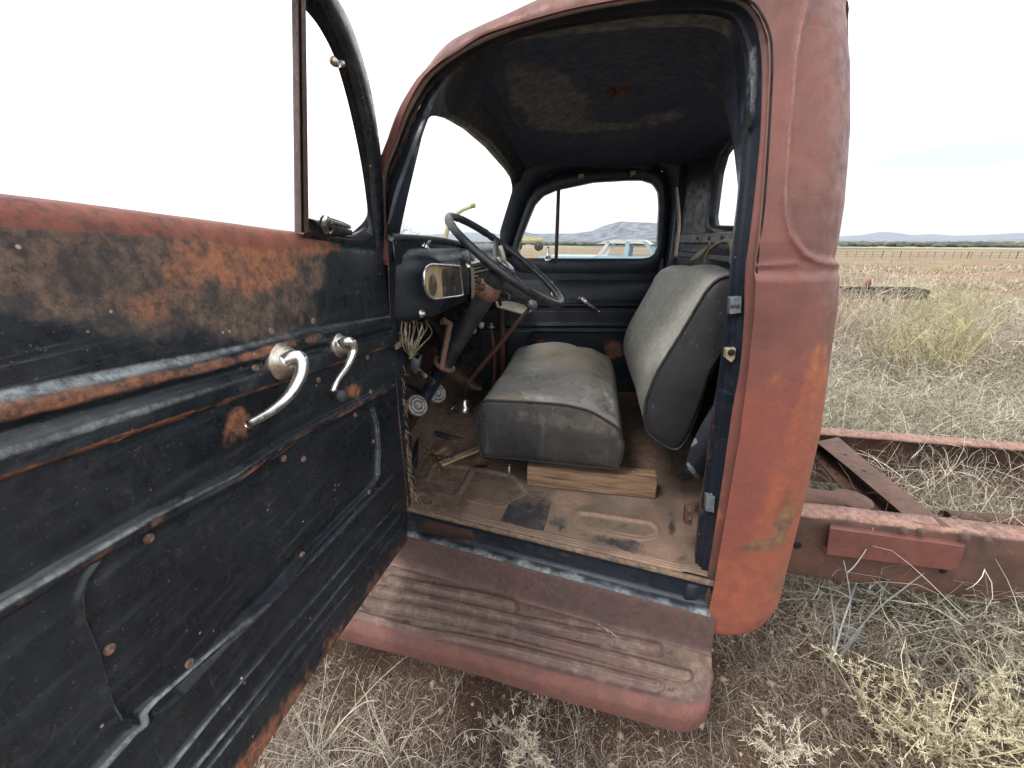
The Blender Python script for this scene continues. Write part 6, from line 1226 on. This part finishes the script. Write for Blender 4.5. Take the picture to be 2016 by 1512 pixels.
# single weeds in front
def weed(px_, py_, hgt, kind, label, ca, cb_, n=7, wd=.004, lean=(0, 0), grp=None):
    b0 = P(px_, py_, z=-CH+.0); b0[2] = float(gh(b0[0], b0[1])); o = thing('dry_weed', tuple(b0), label, 'weed', grp)
    for part in ('stem',):
        v = VEG(); base = np.tile(b0-np.array((0, 0, .01)), (n, 1)); d = rng.normal(0, .38, (n, 3)); d[:, 2] = 1; d[:, 0] += lean[0]; d[:, 1] += lean[1]
        Lh = hgt*rng.uniform(.7, 1.1, n)
        for w_ in (0, 1):                              # crossed ribbons so the stems have body
            st_ = rng.bit_generator.state if w_ == 0 else None
            Pn, Dn = v.add(stems(base, Lh, np.full(n, wd), d, np.full(n, .5), 10, tint(n, ca, cb_, .1), .15, .35))
        br1 = []
        for k in range(5):
            i = rng.integers(2, 10, n); b2 = Pn[np.arange(n), i]; d2 = Dn[np.arange(n), i]+rng.normal(0, .75, (n, 3)); r_ = v.add(stems(b2, Lh*.38*rng.uniform(.5, 1.2, n), np.full(n, wd*.55), d2, np.full(n, .8), 8, tint(n, ca, cb_, .1))); br1.append(r_)
        V = [q - np.array(b0) for q in v.V]; so_ = fastquads('stem', np.concatenate(V), np.concatenate(v.Q), M['veg'], np.concatenate(v.C), o)
    if kind == 'feather':
        v = VEG()
        for Pq, Dq in br1+[(Pn, Dn)]:
            nn_, sg = Pq.shape[:2]
            for k in range(26):
                f = rng.uniform(.15, .999, nn_)*(sg-1); i0 = f.astype(int); fr = (f-i0)[:, None]; b2 = Pq[np.arange(nn_), i0]*(1-fr)+Pq[np.arange(nn_), np.minimum(i0+1, sg-1)]*fr; d2 = Dq[np.arange(nn_), i0]*.6+rng.normal(0, .8, (nn_, 3))
                v.add(stems(b2, rng.uniform(.008, .02, nn_), np.full(nn_, .0026), d2, np.full(nn_, .3), 2, tint(nn_, cb_, PALE, .12), 0, .5))
        V = [q-np.array(b0) for q in v.V]; fastquads('foliage', np.concatenate(V), np.concatenate(v.Q), M['veg'], np.concatenate(v.C), o)
    return o
BLU = (.22, .24, .25)
weed(1636, 1312, .50, 'bare', 'bare blue grey forked twig plant standing below the near frame rail by the cab corner', (.20, .21, .21), (.32, .34, .34), 4, .007, (.0, .25))
weed(1808, 1345, .42, 'bare', 'single bare slanting grey stalk below the middle of the near frame rail', (.22, .23, .22), (.34, .35, .34), 2, .006, (.45, .3))
weed(1960, 1300, .34, 'feather', 'bleached white brittle weed under the rail at the right edge', (.50, .45, .37), (.66, .60, .50), 7, .005)
weed(1990, 1470, .30, 'feather', 'dense straw yellow feathery weed in the bottom right corner', (.48, .43, .27), (.62, .56, .36), 12, .004, (-.1, .1))
weed(1840, 1490, .30, 'feather', 'straw yellow feathery weed left of the corner weed at the bottom edge', (.46, .41, .25), (.60, .54, .34), 11, .004, (.0, .1))
weed(1720, 1440, .24, 'feather', 'low yellowish feathery weed below the forked twig plant', (.40, .35, .22), (.54, .48, .30), 7, .0035)
weed(1550, 1500, .24, 'feather', 'upright pale weed rooted by the rear corner of the running board', (.40, .35, .28), (.55, .48, .38), 4, .0045, (-.15, .2))
weed(1050, 1470, .22, 'feather', 'small pinkish grey dried weed beneath the middle of the running board', (.34, .28, .22), (.46, .38, .31), 7, .0028, (-.1, 0))
weed(620, 1490, .34, 'bare', 'tall pale thin grass tuft by the bottom edge of the open door', (.42, .38, .31), PALE, 12, .0026, (.1, .0))
weed(780, 1500, .26, 'bare', 'sprawling pale grass tuft right of the tall tuft at the bottom edge', (.42, .38, .31), PALE, 12, .0026, (.0, .0))
weed(1780, 905, .60, 'bare', 'tall silvery thorny bush between the rails beside the cross member', (.36, .33, .28), (.52, .48, .41), 14, .004, (.2, .0))
# ------------------------------------------------------------------ HAZE
mh = D.materials.new('haze'); mh.use_nodes = True; t = mh.node_tree; t.nodes.clear(); o_ = t.nodes.new('ShaderNodeOutputMaterial'); pv = t.nodes.new('ShaderNodeVolumePrincipled')
pv.inputs['Color'].default_value = (.86, .92, 1, 1); pv.inputs['Density'].default_value = 1.3e-4; pv.inputs['Anisotropy'].default_value = .2; t.links.new(pv.outputs[0], o_.inputs['Volume'])
hz = MB().box((0, 0, 300), (34000, 34000, 604)).obj('haze', mh, None, smooth=False); tag(hz, 'thin pale haze over the plain', 'haze', kind='stuff')
